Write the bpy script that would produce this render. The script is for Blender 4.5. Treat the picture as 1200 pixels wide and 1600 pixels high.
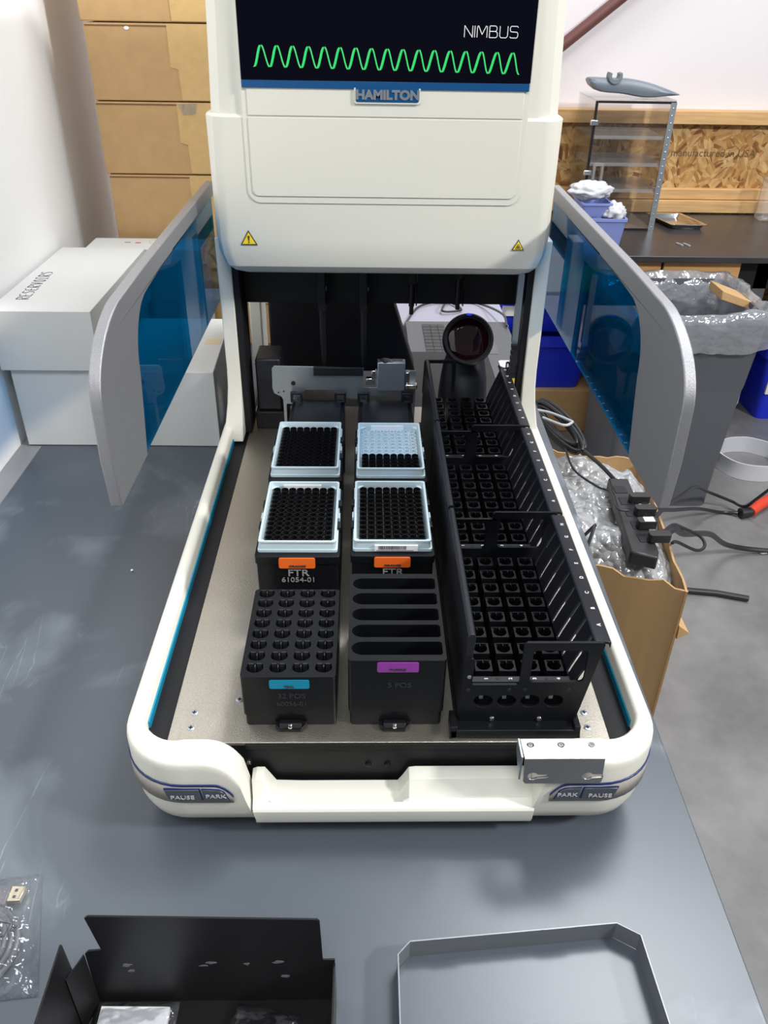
import bpy, bmesh, math, random
from mathutils import Vector, Matrix, noise
from mathutils.geometry import tessellate_polygon
random.seed(7)
for o in list(bpy.data.objects): bpy.data.objects.remove(o, do_unlink=True)
S = bpy.context.scene
COL = S.collection
ZO = 0.99                      # deck surface of the instrument is 0.99 m above the floor; all z below are relative to it
T = -0.09                      # lab table top
FL = -0.99                     # floor
# ---------------------------------------------------------------- camera
cd = bpy.data.cameras.new('camera'); cam = bpy.data.objects.new('camera', cd); COL.objects.link(cam)
pit, yaw, rol = 0.5716, -0.0276, 0.0181
fwd = Vector((0, math.cos(pit), -math.sin(pit))); up = Vector((0, math.sin(pit), math.cos(pit))); rt = Vector((1, 0, 0))
Rz = Matrix.Rotation(yaw, 3, 'Z'); fwd, up, rt = Rz @ fwd, Rz @ up, Rz @ rt
rt, up = math.cos(rol)*rt + math.sin(rol)*up, -math.sin(rol)*rt + math.cos(rol)*up
M = Matrix((rt, up, -fwd)).transposed().to_4x4(); M.translation = Vector((0.0004, -0.534, 0.5832 + ZO))
cam.matrix_world = M
cd.sensor_fit = 'VERTICAL'; cd.sensor_height = 36; cd.lens = 1258.7/1600*36; cd.clip_start = 0.01; cd.clip_end = 60
S.camera = cam
# ---------------------------------------------------------------- light
W = bpy.data.worlds.new('world'); S.world = W; W.use_nodes = True
W.node_tree.nodes['Background'].inputs[0].default_value = (0.86, 0.93, 1.0, 1); W.node_tree.nodes['Background'].inputs[1].default_value = 0.24
def area(name, loc, target, sx, sy, power, col=(1, 1, 1)):
    l = bpy.data.lights.new(name, 'AREA'); l.shape = 'RECTANGLE'; l.size = sx; l.size_y = sy; l.energy = power; l.color = col
    o = bpy.data.objects.new(name, l); COL.objects.link(o); o.location = Vector(loc) + Vector((0, 0, ZO))
    d = Vector(target) - Vector(loc); o.rotation_euler = d.to_track_quat('-Z', 'Y').to_euler(); return o
area('high_bay_right', (3.1, -1.0, 2.45), (0.1, 0.4, 0), 0.5, 0.3, 170, (1.0, 0.985, 0.955))
area('high_bay_front', (-0.1, -1.8, 3.2), (-0.2, 0.6, 0.1), 1.1, 0.9, 56, (0.97, 0.99, 1.0))
area('wall_fill', (1.3, 1.0, 2.9), (-0.6, 1.0, 0.3), 1.0, 1.0, 62, (0.97, 0.985, 1.0))  # added fill lamp, aimed across to brighten the left wall
area('high_bay_back', (1.2, 2.0, 4.0), (0.9, 1.7, -1), 1.0, 0.8, 90, (0.95, 0.98, 1.0))
S.view_settings.view_transform = 'Standard'; S.view_settings.look = 'None'; S.view_settings.exposure = -0.06; S.view_settings.gamma = 1.0
S.view_settings.use_curve_mapping = False
# ---------------------------------------------------------------- materials
def lin(c):
    return tuple(((x/255)/12.92 if x/255 <= 0.04045 else ((x/255+0.055)/1.055)**2.4) for x in c) + (1,)
def mat(name, col, rough=0.5, metal=0.0, bump=0.0, bscale=200, var=0.0, vscale=5, spec=0.5, coat=0.0, stretch=None, emis=0):
    m = bpy.data.materials.new(name); m.use_nodes = True; nt = m.node_tree; b = nt.nodes['Principled BSDF']
    c = lin(col) if max(col) > 1.0 else tuple(col) + (1,)
    b.inputs['Base Color'].default_value = c; b.inputs['Roughness'].default_value = rough; b.inputs['Metallic'].default_value = metal
    b.inputs['Specular IOR Level'].default_value = spec; b.inputs['Coat Weight'].default_value = coat
    if emis: b.inputs['Emission Color'].default_value = c; b.inputs['Emission Strength'].default_value = emis
    tc = nt.nodes.new('ShaderNodeTexCoord'); mp = nt.nodes.new('ShaderNodeMapping'); nt.links.new(tc.outputs['Object'], mp.inputs[0])
    if stretch: mp.inputs['Scale'].default_value = stretch
    if var:
        n = nt.nodes.new('ShaderNodeTexNoise'); n.inputs['Scale'].default_value = vscale; n.inputs['Detail'].default_value = 6
        nt.links.new(mp.outputs[0], n.inputs['Vector'])
        r = nt.nodes.new('ShaderNodeValToRGB'); r.color_ramp.elements[0].position = 0.3; r.color_ramp.elements[1].position = 0.7
        r.color_ramp.elements[0].color = tuple(x*(1-var) for x in c[:3]) + (1,); r.color_ramp.elements[1].color = tuple(min(1, x*(1+var)) for x in c[:3]) + (1,)
        nt.links.new(n.outputs[0], r.inputs[0]); nt.links.new(r.outputs[0], b.inputs['Base Color'])
    if bump:
        n2 = nt.nodes.new('ShaderNodeTexNoise'); n2.inputs['Scale'].default_value = bscale; n2.inputs['Detail'].default_value = 4
        nt.links.new(mp.outputs[0], n2.inputs['Vector']); bp = nt.nodes.new('ShaderNodeBump'); bp.inputs['Strength'].default_value = bump; bp.inputs['Distance'].default_value = 0.001
        nt.links.new(n2.outputs[0], bp.inputs['Height']); nt.links.new(bp.outputs[0], b.inputs['Normal'])
    return m
def tinted(name, tint, alpha, col=(1, 1, 1), rough=0.05, edge=0.08, bump=0, bscale=30):
    """thin clear sheet: tinted see-through mixed with a little diffuse body and a fresnel gloss"""
    m = bpy.data.materials.new(name); m.use_nodes = True; nt = m.node_tree; nt.nodes.clear(); N = nt.nodes.new; L = nt.links.new
    out = N('ShaderNodeOutputMaterial'); tr = N('ShaderNodeBsdfTransparent'); tr.inputs[0].default_value = tuple(tint) + (1,)
    df = N('ShaderNodeBsdfDiffuse'); df.inputs[0].default_value = tuple(col) + (1,)
    gl = N('ShaderNodeBsdfGlossy'); gl.inputs['Roughness'].default_value = rough
    m1 = N('ShaderNodeMixShader'); m1.inputs[0].default_value = alpha; L(tr.outputs[0], m1.inputs[1]); L(df.outputs[0], m1.inputs[2])
    fr = N('ShaderNodeLayerWeight'); fr.inputs[0].default_value = 0.25
    mu = N('ShaderNodeMath'); mu.operation = 'MULTIPLY_ADD'; mu.inputs[1].default_value = 0.6; mu.inputs[2].default_value = edge; L(fr.outputs['Fresnel'], mu.inputs[0])
    m2 = N('ShaderNodeMixShader'); L(mu.outputs[0], m2.inputs[0]); L(m1.outputs[0], m2.inputs[1]); L(gl.outputs[0], m2.inputs[2]); L(m2.outputs[0], out.inputs[0])
    if bump:
        tc = N('ShaderNodeTexCoord'); n = N('ShaderNodeTexNoise'); n.inputs['Scale'].default_value = bscale; L(tc.outputs['Object'], n.inputs['Vector'])
        bp = N('ShaderNodeBump'); bp.inputs['Strength'].default_value = bump; bp.inputs['Distance'].default_value = 0.01; L(n.outputs[0], bp.inputs['Height'])
        for s in (df, gl): L(bp.outputs[0], s.inputs['Normal'])
        L(bp.outputs[0], fr.inputs['Normal'])
    return m
WHITE = mat('ivory_plastic', (0.66, 0.645, 0.575), 0.42, bump=0.12, bscale=1200)
WHITEG = mat('ivory_gloss', (0.68, 0.67, 0.60), 0.32)
BLK = mat('black_anodised', (0.005, 0.0055, 0.007), 0.38, bump=0.05, bscale=900, spec=0.22)
BLKM = mat('black_matte', (0.007, 0.007, 0.009), 0.55, spec=0.3)
BLKS = mat('black_sheet', (0.008, 0.008, 0.009), 0.42, bump=0.1, bscale=1500, spec=0.22)
BLKP = mat('black_plastic', (0.010, 0.011, 0.016), 0.4, spec=0.35)
BLKG = mat('black_gloss', (0.004, 0.004, 0.006), 0.04)
SCREEN = mat('tinted_screen', (0.001, 0.001, 0.005), 0.03, spec=0.18)
BLUE = mat('brand_blue', (0.0, 0.062, 0.19), 0.35)
NAVY = mat('navy_line', (0.012, 0.03, 0.14), 0.3)
TEAL = mat('teal', (0.0, 0.22, 0.36), 0.35)
GREYB = mat('warm_grey_band', (0.30, 0.27, 0.245), 0.45)
STEEL = mat('brushed_steel', (0.50, 0.485, 0.46), 0.34, 1.0, bump=0.08, bscale=400, stretch=(1, 12, 1))
ZINC = mat('zinc_sheet', (0.42, 0.46, 0.50), 0.38, 0.9, bump=0.1, bscale=500)
CHROME = mat('bright_metal', (0.8, 0.8, 0.8), 0.15, 1.0)
SILV = mat('silver_paint', (0.28, 0.28, 0.295), 0.40, 0.6, bump=0.35, bscale=1800, var=0.12, vscale=900)
WIN = tinted('blue_acrylic', (0.01, 0.44, 0.70), 0.06, (0.0, 0.20, 0.42), 0.02, 0.05)
ACR = tinted('clear_acrylic', (0.99, 0.99, 0.992), 0.006, (0.9, 0.9, 0.92), 0.05, 0.006)
ACRE = tinted('acrylic_edge', (0.97, 0.97, 0.97), 0.16, (0.85, 0.83, 0.82), 0.1, 0.04)
LINER = tinted('clear_liner', (0.86, 0.88, 0.92), 0.22, (0.75, 0.78, 0.85), 0.15, 0.1, 1.0, 25)
POLY = tinted('poly_bag', (0.93, 0.94, 0.96), 0.05, (0.8, 0.83, 0.86), 0.10, 0.03, 0.8, 60)
TRK = mat('natural_polypropylene', (0.46, 0.56, 0.61), 0.3)
TRK.node_tree.nodes['Principled BSDF'].inputs['Transmission Weight'].default_value = 0.0
TRKL = mat('rack_tray', (0.55, 0.66, 0.72), 0.35)
TIP = mat('conductive_plastic', (0.006, 0.006, 0.007), 0.25, spec=0.4)
PAPER = mat('paper', (0.78, 0.79, 0.80), 0.7)
WBOX = mat('white_carton', (0.56, 0.565, 0.555), 0.7, bump=0.1, bscale=150)
CARD = mat('corrugated_card', (186, 150, 104), 0.8, var=0.06, vscale=30, bump=0.15, bscale=120)
CARDW = mat('worn_card', (178, 142, 98), 0.8, var=0.10, vscale=10, stretch=(3, 3, 0.15))
CARDD = mat('card_edge', (120, 88, 58), 0.9)
TAPE = mat('paper_tape', (200, 165, 108), 0.35, var=0.05, vscale=60)
INK = mat('ink', (0.03, 0.03, 0.035), 0.6)
WINK = mat('white_print', (0.75, 0.75, 0.75), 0.5)
GINK = mat('grey_print', (0.26, 0.26, 0.26), 0.4)
EINK = mat('engraving', (0.022, 0.023, 0.026), 0.35)
ORANGE = mat('orange_label', (0.78, 0.13, 0.015), 0.45)
TEALL = mat('teal_label', (0.0, 0.20, 0.33), 0.4)
PURPLE = mat('purple_label', (0.22, 0.035, 0.27), 0.4)
YEL = mat('warning_yellow', (0.85, 0.62, 0.02), 0.45)
GREEN = mat('green_wave', (0.02, 0.55, 0.12), 0.4, emis=0.22)
GLB = mat('button_print', (0.42, 0.42, 0.44), 0.5)
BTN = mat('button_dark', (0.06, 0.065, 0.08), 0.25)
WALLW = mat('painted_wall', (0.90, 0.905, 0.91), 0.7)
BBIN = mat('blue_bin', (0.01, 0.03, 0.62), 0.4)
PBIN = mat('periwinkle_bin', (0.19, 0.24, 0.52), 0.45)
CAN = mat('grey_can', (0.085, 0.092, 0.106), 0.45, bump=0.15, bscale=300)
BENCHB = mat('bench_black', (0.03, 0.03, 0.034), 0.3, var=0.2, vscale=8)
WOOD = mat('pine', (200, 160, 108), 0.6, var=0.18, vscale=6, stretch=(1, 6, 14))
WOODL = mat('maple_front', (196, 150, 95), 0.5, var=0.1, vscale=5, stretch=(1, 1, 9))
RUBBER = mat('black_cable', (0.018, 0.018, 0.02), 0.4)
GREYC = mat('grey_cable', (0.12, 0.125, 0.14), 0.35)
RED = mat('red_plastic', (0.65, 0.06, 0.03), 0.4)
MAROON = mat('maroon_steel', (0.13, 0.045, 0.04), 0.5)
GREYP = mat('blue_grey_plastic', (0.16, 0.19, 0.225), 0.4)
LAPT = mat('laptop_grey', (0.075, 0.08, 0.088), 0.5)
KEY = mat('key', (0.025, 0.027, 0.03), 0.5)
FOAM = mat('white_fabric', (0.55, 0.56, 0.60), 0.8, bump=0.5, bscale=60)
LENS = mat('scanner_window', (0.014, 0.001, 0.004), 0.06)
GOLD = mat('usb_metal', (0.75, 0.66, 0.45), 0.3, 1.0)

def nodes(m): return m.node_tree, m.node_tree.nodes['Principled BSDF']
# table laminate: blue grey with pale scuffs
TAB = mat('table_laminate', (0.068, 0.080, 0.098), 0.33)
nt, b = nodes(TAB); N = nt.nodes.new; L = nt.links.new
tc = N('ShaderNodeTexCoord')
n1 = N('ShaderNodeTexNoise'); n1.inputs['Scale'].default_value = 3.0; n1.inputs['Detail'].default_value = 8; n1.inputs['Distortion'].default_value = 1.5; L(tc.outputs['Object'], n1.inputs['Vector'])
r1 = N('ShaderNodeValToRGB'); r1.color_ramp.elements[0].position = 0.52; r1.color_ramp.elements[1].position = 0.72; L(n1.outputs[0], r1.inputs[0])
mp = N('ShaderNodeMapping'); mp.inputs['Rotation'].default_value = (0, 0, 0.5); mp.inputs['Scale'].default_value = (9, 1.6, 1); L(tc.outputs['Object'], mp.inputs[0])
n2 = N('ShaderNodeTexNoise'); n2.inputs['Scale'].default_value = 3; n2.inputs['Detail'].default_value = 10; n2.inputs['Distortion'].default_value = 0.7; L(mp.outputs[0], n2.inputs['Vector'])
r2 = N('ShaderNodeValToRGB'); r2.color_ramp.elements[0].position = 0.5; r2.color_ramp.elements[0].color = (0, 0, 0, 1); e = r2.color_ramp.elements.new(0.515); e.color = (0.8, 0.8, 0.8, 1); r2.color_ramp.elements[2].position = 0.53; r2.color_ramp.elements[2].color = (0, 0, 0, 1); L(n2.outputs[0], r2.inputs[0])
mul = N('ShaderNodeMath'); mul.operation = 'MULTIPLY'; L(r1.outputs[0], mul.inputs[0]); L(r2.outputs[0], mul.inputs[1])
ad = N('ShaderNodeMath'); ad.operation = 'MULTIPLY_ADD'; ad.inputs[1].default_value = 0.42; L(r1.outputs[0], ad.inputs[0]); L(mul.outputs[0], ad.inputs[2])
mx = N('ShaderNodeMix'); mx.data_type = 'RGBA'; mx.inputs[6].default_value = (0.068, 0.080, 0.098, 1); mx.inputs[7].default_value = (0.27, 0.31, 0.35, 1); L(ad.outputs[0], mx.inputs[0]); L(mx.outputs[2], b.inputs['Base Color'])
# concrete
CONC = mat('polished_concrete', (0.2, 0.2, 0.2), 0.4)
nt, b = nodes(CONC); N = nt.nodes.new; L = nt.links.new
tc = N('ShaderNodeTexCoord'); n1 = N('ShaderNodeTexNoise'); n1.inputs['Scale'].default_value = 2.2; n1.inputs['Detail'].default_value = 12; n1.inputs['Roughness'].default_value = 0.65; L(tc.outputs['Object'], n1.inputs['Vector'])
r1 = N('ShaderNodeValToRGB'); r1.color_ramp.elements[0].position = 0.3; r1.color_ramp.elements[0].color = (0.10, 0.10, 0.105, 1); r1.color_ramp.elements[1].position = 0.75; r1.color_ramp.elements[1].color = (0.27, 0.266, 0.262, 1); L(n1.outputs[0], r1.inputs[0]); L(r1.outputs[0], b.inputs['Base Color'])
n2 = N('ShaderNodeTexNoise'); n2.inputs['Scale'].default_value = 60; L(tc.outputs['Object'], n2.inputs['Vector']); bp = N('ShaderNodeBump'); bp.inputs['Strength'].default_value = 0.15; bp.inputs['Distance'].default_value = 0.002; L(n2.outputs[0], bp.inputs['Height']); L(bp.outputs[0], b.inputs['Normal'])
# deck: bead blasted warm steel
DECK = mat('deck_steel', (0.47, 0.435, 0.375), 0.32, 0.92, bump=0.5, bscale=900, var=0.10, vscale=500)
# oriented strand board
OSB = mat('strand_board', (0.5, 0.3, 0.1), 0.65)
nt, b = nodes(OSB); N = nt.nodes.new; L = nt.links.new
tc = N('ShaderNodeTexCoord'); v0 = N('ShaderNodeTexVoronoi'); v0.inputs['Scale'].default_value = 22; L(tc.outputs['Object'], v0.inputs['Vector'])
s0 = N('ShaderNodeSeparateColor'); L(v0.outputs['Color'], s0.inputs[0])
vr = N('ShaderNodeVectorRotate'); vr.rotation_type = 'Y_AXIS'; L(tc.outputs['Object'], vr.inputs['Vector']); mm = N('ShaderNodeMath'); mm.operation = 'MULTIPLY'; mm.inputs[1].default_value = 3.1; L(s0.outputs[0], mm.inputs[0]); L(mm.outputs[0], vr.inputs['Angle'])
mp = N('ShaderNodeMapping'); mp.inputs['Scale'].default_value = (17, 1, 75); L(vr.outputs[0], mp.inputs[0])
vo = N('ShaderNodeTexVoronoi'); vo.inputs['Scale'].default_value = 1.0; L(mp.outputs[0], vo.inputs['Vector'])
sp = N('ShaderNodeSeparateColor'); L(vo.outputs['Color'], sp.inputs[0])
r1 = N('ShaderNodeValToRGB'); els = r1.color_ramp.elements; els[0].color = lin((120, 72, 30)); els[1].position = 1; els[1].color = lin((222, 186, 128))
e = els.new(0.15); e.color = lin((176, 122, 60)); e = els.new(0.5); e.color = lin((198, 148, 84)); L(sp.outputs[0], r1.inputs[0])
gn = N('ShaderNodeTexNoise'); gn.inputs['Scale'].default_value = 40; gn.inputs['Detail'].default_value = 6; L(vr.outputs[0], gn.inputs['Vector'])
mx = N('ShaderNodeMix'); mx.data_type = 'RGBA'; mx.blend_type = 'MULTIPLY'; mx.inputs[0].default_value = 0.5; L(r1.outputs[0], mx.inputs[6]); L(gn.outputs[0], mx.inputs[7]); L(mx.outputs[2], b.inputs['Base Color'])
# vinyl insulation facing
VINYL = mat('vinyl_facing', (0.74, 0.70, 0.72), 0.35, bump=0.8, bscale=18, stretch=(2.5, 1, 0.25))
# bubble wrap
BUB = tinted('bubble_wrap', (0.72, 0.74, 0.76), 0.55, (0.62, 0.64, 0.66), 0.12, 0.12)
nt = BUB.node_tree; N = nt.nodes.new; L = nt.links.new
tc = N('ShaderNodeTexCoord'); vo = N('ShaderNodeTexVoronoi'); vo.inputs['Scale'].default_value = 45; L(tc.outputs['Object'], vo.inputs['Vector'])
n3 = N('ShaderNodeTexNoise'); n3.inputs['Scale'].default_value = 25; L(tc.outputs['Object'], n3.inputs['Vector']); ads = N('ShaderNodeMath'); ads.operation = 'SUBTRACT'; L(n3.outputs[0], ads.inputs[0]); L(vo.outputs['Distance'], ads.inputs[1])
bp = N('ShaderNodeBump'); bp.inputs['Strength'].default_value = 1; bp.inputs['Distance'].default_value = 0.012; L(ads.outputs[0], bp.inputs['Height'])
for s in nt.nodes:
    if s.type in ('BSDF_DIFFUSE', 'BSDF_GLOSSY'): L(bp.outputs[0], s.inputs['Normal'])

# ---------------------------------------------------------------- mesh helpers
ORG = {}
def thing(name, loc, label, cat, group=None, rz=0.0, local=False):
    o = bpy.data.objects.new(name, None); COL.objects.link(o); o.empty_display_size = 0.02
    o.location = (loc[0], loc[1], loc[2] + ZO); o.rotation_euler = (0, 0, rz)
    o['label'] = label; o['category'] = cat
    if group: o['group'] = group
    ORG[o.name] = Vector((0, 0, 0)) if local else Vector(loc)
    return o
def tag(o, label, cat, group=None, kind=None):
    o['label'] = label; o['category'] = cat
    if group: o['group'] = group
    if kind: o['kind'] = kind
    return o
def struct(o): o['kind'] = 'structure'; return o
class MB:
    def __init__(s): s.v = []; s.f = []
    def add(s, vs, fs):
        k = len(s.v); s.v += [Vector(p) for p in vs]; s.f += [tuple(i+k for i in f) for f in fs]; return s
    def box(s, x0, x1, y0, y1, z0, z1):
        return s.add([(x0, y0, z0), (x1, y0, z0), (x1, y1, z0), (x0, y1, z0), (x0, y0, z1), (x1, y0, z1), (x1, y1, z1), (x0, y1, z1)],
                     [(0, 3, 2, 1), (4, 5, 6, 7), (0, 1, 5, 4), (1, 2, 6, 5), (2, 3, 7, 6), (3, 0, 4, 7)])
    def prism(s, outer, axis, a, b, holes=()):
        """polygon extruded along an axis: x takes (y,z), y takes (x,z), z takes (x,y)"""
        def P(p, t): return {'x': (t, p[0], p[1]), 'y': (p[0], t, p[1]), 'z': (p[0], p[1], t)}[axis]
        loops = [list(outer)] + [list(h) for h in holes]; flat = [p for l in loops for p in l]; n = len(flat)
        tr = tessellate_polygon([[Vector((p[0], p[1], 0)) for p in l] for l in loops]) if (holes or n > 4) else [tuple(range(n))]
        vs = [P(p, a) for p in flat] + [P(p, b) for p in flat]
        fs = [tuple(t) for t in tr] + [tuple(i+n for i in reversed(t)) for t in tr]; k = 0
        for l in loops:
            m = len(l)
            for i in range(m): j = (i+1) % m; fs.append((k+i, k+j, k+j+n, k+i+n))
            k += m
        return s.add(vs, fs)
    def tube(s, pts, r, n=8, cap=True):
        pts = [Vector(p) for p in pts]; rs = r if isinstance(r, (list, tuple)) else [r]*len(pts); vs = []; prev = None
        for i, p in enumerate(pts):
            d = (pts[min(i+1, len(pts)-1)] - pts[max(i-1, 0)]).normalized()
            if prev is None: a = d.orthogonal().normalized()
            else: a = (prev - d*prev.dot(d)); a = a.normalized() if a.length > 1e-6 else d.orthogonal().normalized()
            prev = a; c = d.cross(a)
            for k in range(n): t = 2*math.pi*k/n; vs.append(p + rs[i]*(math.cos(t)*a + math.sin(t)*c))
        fs = [(i*n+k, i*n+(k+1) % n, (i+1)*n+(k+1) % n, (i+1)*n+k) for i in range(len(pts)-1) for k in range(n)]
        if cap: fs += [tuple(range(n))[::-1], tuple((len(pts)-1)*n+k for k in range(n))]
        return s.add(vs, fs)
    def lathe(s, prof, c=(0, 0, 0), n=24, axis='z', close=False):
        vs = []
        for r, h in prof:
            for k in range(n):
                t = 2*math.pi*k/n; a, b_ = r*math.cos(t), r*math.sin(t)
                p = (a, b_, h) if axis == 'z' else ((a, h, b_) if axis == 'y' else (h, a, b_))
                vs.append(Vector(p) + Vector(c))
        m = len(prof); fs = [(i*n+k, i*n+(k+1) % n, (i+1)*n+(k+1) % n, (i+1)*n+k) for i in range(m-1) for k in range(n)]
        if close: fs += [((m-1)*n+k, (m-1)*n+(k+1) % n, (k+1) % n, k) for k in range(n)]
        else:
            if prof[0][0] > 1e-6: fs.append(tuple(range(n)))
            if prof[-1][0] > 1e-6: fs.append(tuple((m-1)*n+k for k in range(n)))
        return s.add(vs, fs)
    def loft(s, rows, closed=False, caps=False):
        n = len(rows[0]); vs = [p for r in rows for p in r]; fs = []
        for i in range(len(rows)-1):
            for k in range(n if closed else n-1): j = (k+1) % n; fs.append((i*n+k, i*n+j, (i+1)*n+j, (i+1)*n+k))
        if caps: fs += [tuple(range(n)), tuple((len(rows)-1)*n+k for k in range(n))]
        return s.add(vs, fs)
    def xf(s, mtx): s.v = [mtx @ p for p in s.v]; return s
    def build(s, name, m, parent=None, org=None, bevel=0, smooth=True, seg=2, ang=35, subsurf=0, solid=0):
        o0 = ORG[parent.name] if parent is not None else (Vector(org) if org is not None else None)
        if o0 is None:
            xs = [p.x for p in s.v]; ys = [p.y for p in s.v]; zs = [p.z for p in s.v]
            o0 = Vector(((min(xs)+max(xs))/2, (min(ys)+max(ys))/2, min(zs)))
        me = bpy.data.meshes.new(name); me.from_pydata([tuple(p - o0) for p in s.v], [], s.f)
        bm = bmesh.new(); bm.from_mesh(me); bmesh.ops.remove_doubles(bm, verts=bm.verts, dist=1e-6); bmesh.ops.recalc_face_normals(bm, faces=bm.faces); bm.to_mesh(me); bm.free()
        me.materials.append(m)
        if smooth: me.shade_smooth(); me.set_sharp_from_angle(angle=math.radians(ang))
        o = bpy.data.objects.new(name, me); COL.objects.link(o); ORG[o.name] = o0
        if parent is not None: o.parent = parent
        else: o.location = o0 + Vector((0, 0, ZO))
        if solid: md = o.modifiers.new('solid', 'SOLIDIFY'); md.thickness = solid; md.offset = 0
        if bevel:
            md = o.modifiers.new('bevel', 'BEVEL'); md.width = bevel; md.segments = seg; md.limit_method = 'ANGLE'; md.angle_limit = math.radians(ang); md.harden_normals = False
        if subsurf: md = o.modifiers.new('sub', 'SUBSURF'); md.levels = subsurf; md.render_levels = subsurf
        return o
def rr(x0, x1, y0, y1, r, n=5):
    """rounded rectangle outline; r may be four radii bl, br, tr, tl"""
    R = r if isinstance(r, (list, tuple)) else [r]*4; out = []
    for (cx, cy, a, q) in ((x0+R[0], y0+R[0], math.pi, R[0]), (x1-R[1], y0+R[1], 1.5*math.pi, R[1]), (x1-R[2], y1-R[2], 0, R[2]), (x0+R[3], y1-R[3], .5*math.pi, R[3])):
        if q < 1e-6: out.append((cx, cy)); continue
        for k in range(n+1): t = a + .5*math.pi*k/n; out.append((cx+q*math.cos(t), cy+q*math.sin(t)))
    return out
def circ(cx, cy, r, n=20, ry=None): return [(cx+r*math.cos(2*math.pi*k/n), cy+(ry or r)*math.sin(2*math.pi*k/n)) for k in range(n)]
def text(s, size, m, parent, origin, xd, yd, name='lettering', depth=0.0003, sx=1.0, bold=0.0, space=1.0):
    c = bpy.data.curves.new('t', 'FONT'); c.body = s; c.size = size; c.align_x = 'CENTER'; c.align_y = 'CENTER'; c.extrude = depth; c.offset = bold; c.space_character = space; c.resolution_u = 4
    t = bpy.data.objects.new('t', c); COL.objects.link(t); me = bpy.data.meshes.new_from_object(t); bpy.data.objects.remove(t)
    X = Vector(xd).normalized()*sx; Y = Vector(yd).normalized(); Z = X.cross(Y).normalized(); O = Vector(origin)
    vs = [O + X*v.co.x + Y*v.co.y + Z*v.co.z for v in me.vertices]; fs = [tuple(p.vertices) for p in me.polygons]; bpy.data.meshes.remove(me)
    b = MB(); b.v = vs; b.f = fs; return b.build(name, m, parent, smooth=False)
XP, YP, ZP = (1, 0, 0), (0, 1, 0), (0, 0, 1)
def spline(pts, n=8):
    P = [Vector(p) for p in pts]; P = [2*P[0]-P[1]] + P + [2*P[-1]-P[-2]]; out = []
    for i in range(1, len(P)-2):
        a, b, c, d = P[i-1:i+3]
        for k in range(n): t = k/n; out.append(0.5*((2*b)+(-a+c)*t+(2*a-5*b+4*c-d)*t*t+(-a+3*b-3*c+d)*t**3))
    out.append(P[-2]); return out
# ================================================================ SETTING
struct(MB().box(-3, 6, -3, 3.6, FL-0.05, FL).build('floor', CONC, smooth=False))
struct(MB().box(-0.70, -0.605, -2, 3.17, FL, 1.6).build('wall_left', WALLW, smooth=False))
struct(MB().box(-0.70, 5.5, 3.17, 3.30, FL, 2.2).build('wall_back', VINYL, smooth=False))
struct(MB().box(0.15, 5.2, 3.135, 3.17, FL, 0.150).build('wall_back_panel', OSB, smooth=False))
tr1 = struct(MB().box(0.15, 5.2, 3.095, 3.17, 0.150, 0.199).build('trim_1', WOOD, bevel=0.002))
tr2 = struct(MB().box(0.15, 5.2, 3.10, 3.135, -0.144, -0.102).build('trim_2', WOOD, bevel=0.002))
tr3 = struct(MB().box(0.15, 5.2, 3.08, 3.135, -0.195, -0.146).build('trim_3', WOOD, bevel=0.002))
struct(MB().tube([(0.55, 3.12, 0.25), (1.15, 3.12, 0.72), (2.2, 3.12, 1.55)], 0.022, 12).build('trim_4', MAROON))
text('manufactured in USA', 0.042, mat('board_stamp', (0.12, 0.07, 0.03), 0.7), bpy.data.objects['wall_back_panel'], (1.47, 3.1345, 0.035), XP, ZP, bold=0.0)
# ================================================================ LAB TABLE
tb = thing('lab_table', (-0.1, 0.5, FL), 'long grey-blue lab table with a scuffed laminate top carrying the liquid handling instrument', 'table')
MB().prism([(-0.565, -0.75), (0.3085, -0.75), (0.3468, 1.62), (-0.565, 1.62)], 'z', T-0.03, T).build('tabletop', TAB, tb, bevel=0.0015)
MB().box(-0.603, -0.5655, -0.75, 1.62, T-0.03, T-0.002).build('edge_strip', mat('edge_strip_grey', (0.24, 0.24, 0.25), 0.5), tb)
for x, y in ((-0.54, -0.70), (0.26, -0.70), (-0.54, 1.56), (0.29, 1.56)):
    MB().box(x-0.02, x+0.02, y-0.02, y+0.02, FL, T-0.03).build('leg', LAPT, tb, bevel=0.002)
# ================================================================ INSTRUMENT
C0 = 0.0255
ins = thing('liquid_handling_robot', (C0, 0.3, T), 'ivory desktop liquid handling robot with blue side windows, raised hood and open steel deck', 'robot')
def mir(p): return Vector((2*C0-p[0], p[1], p[2]))
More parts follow.
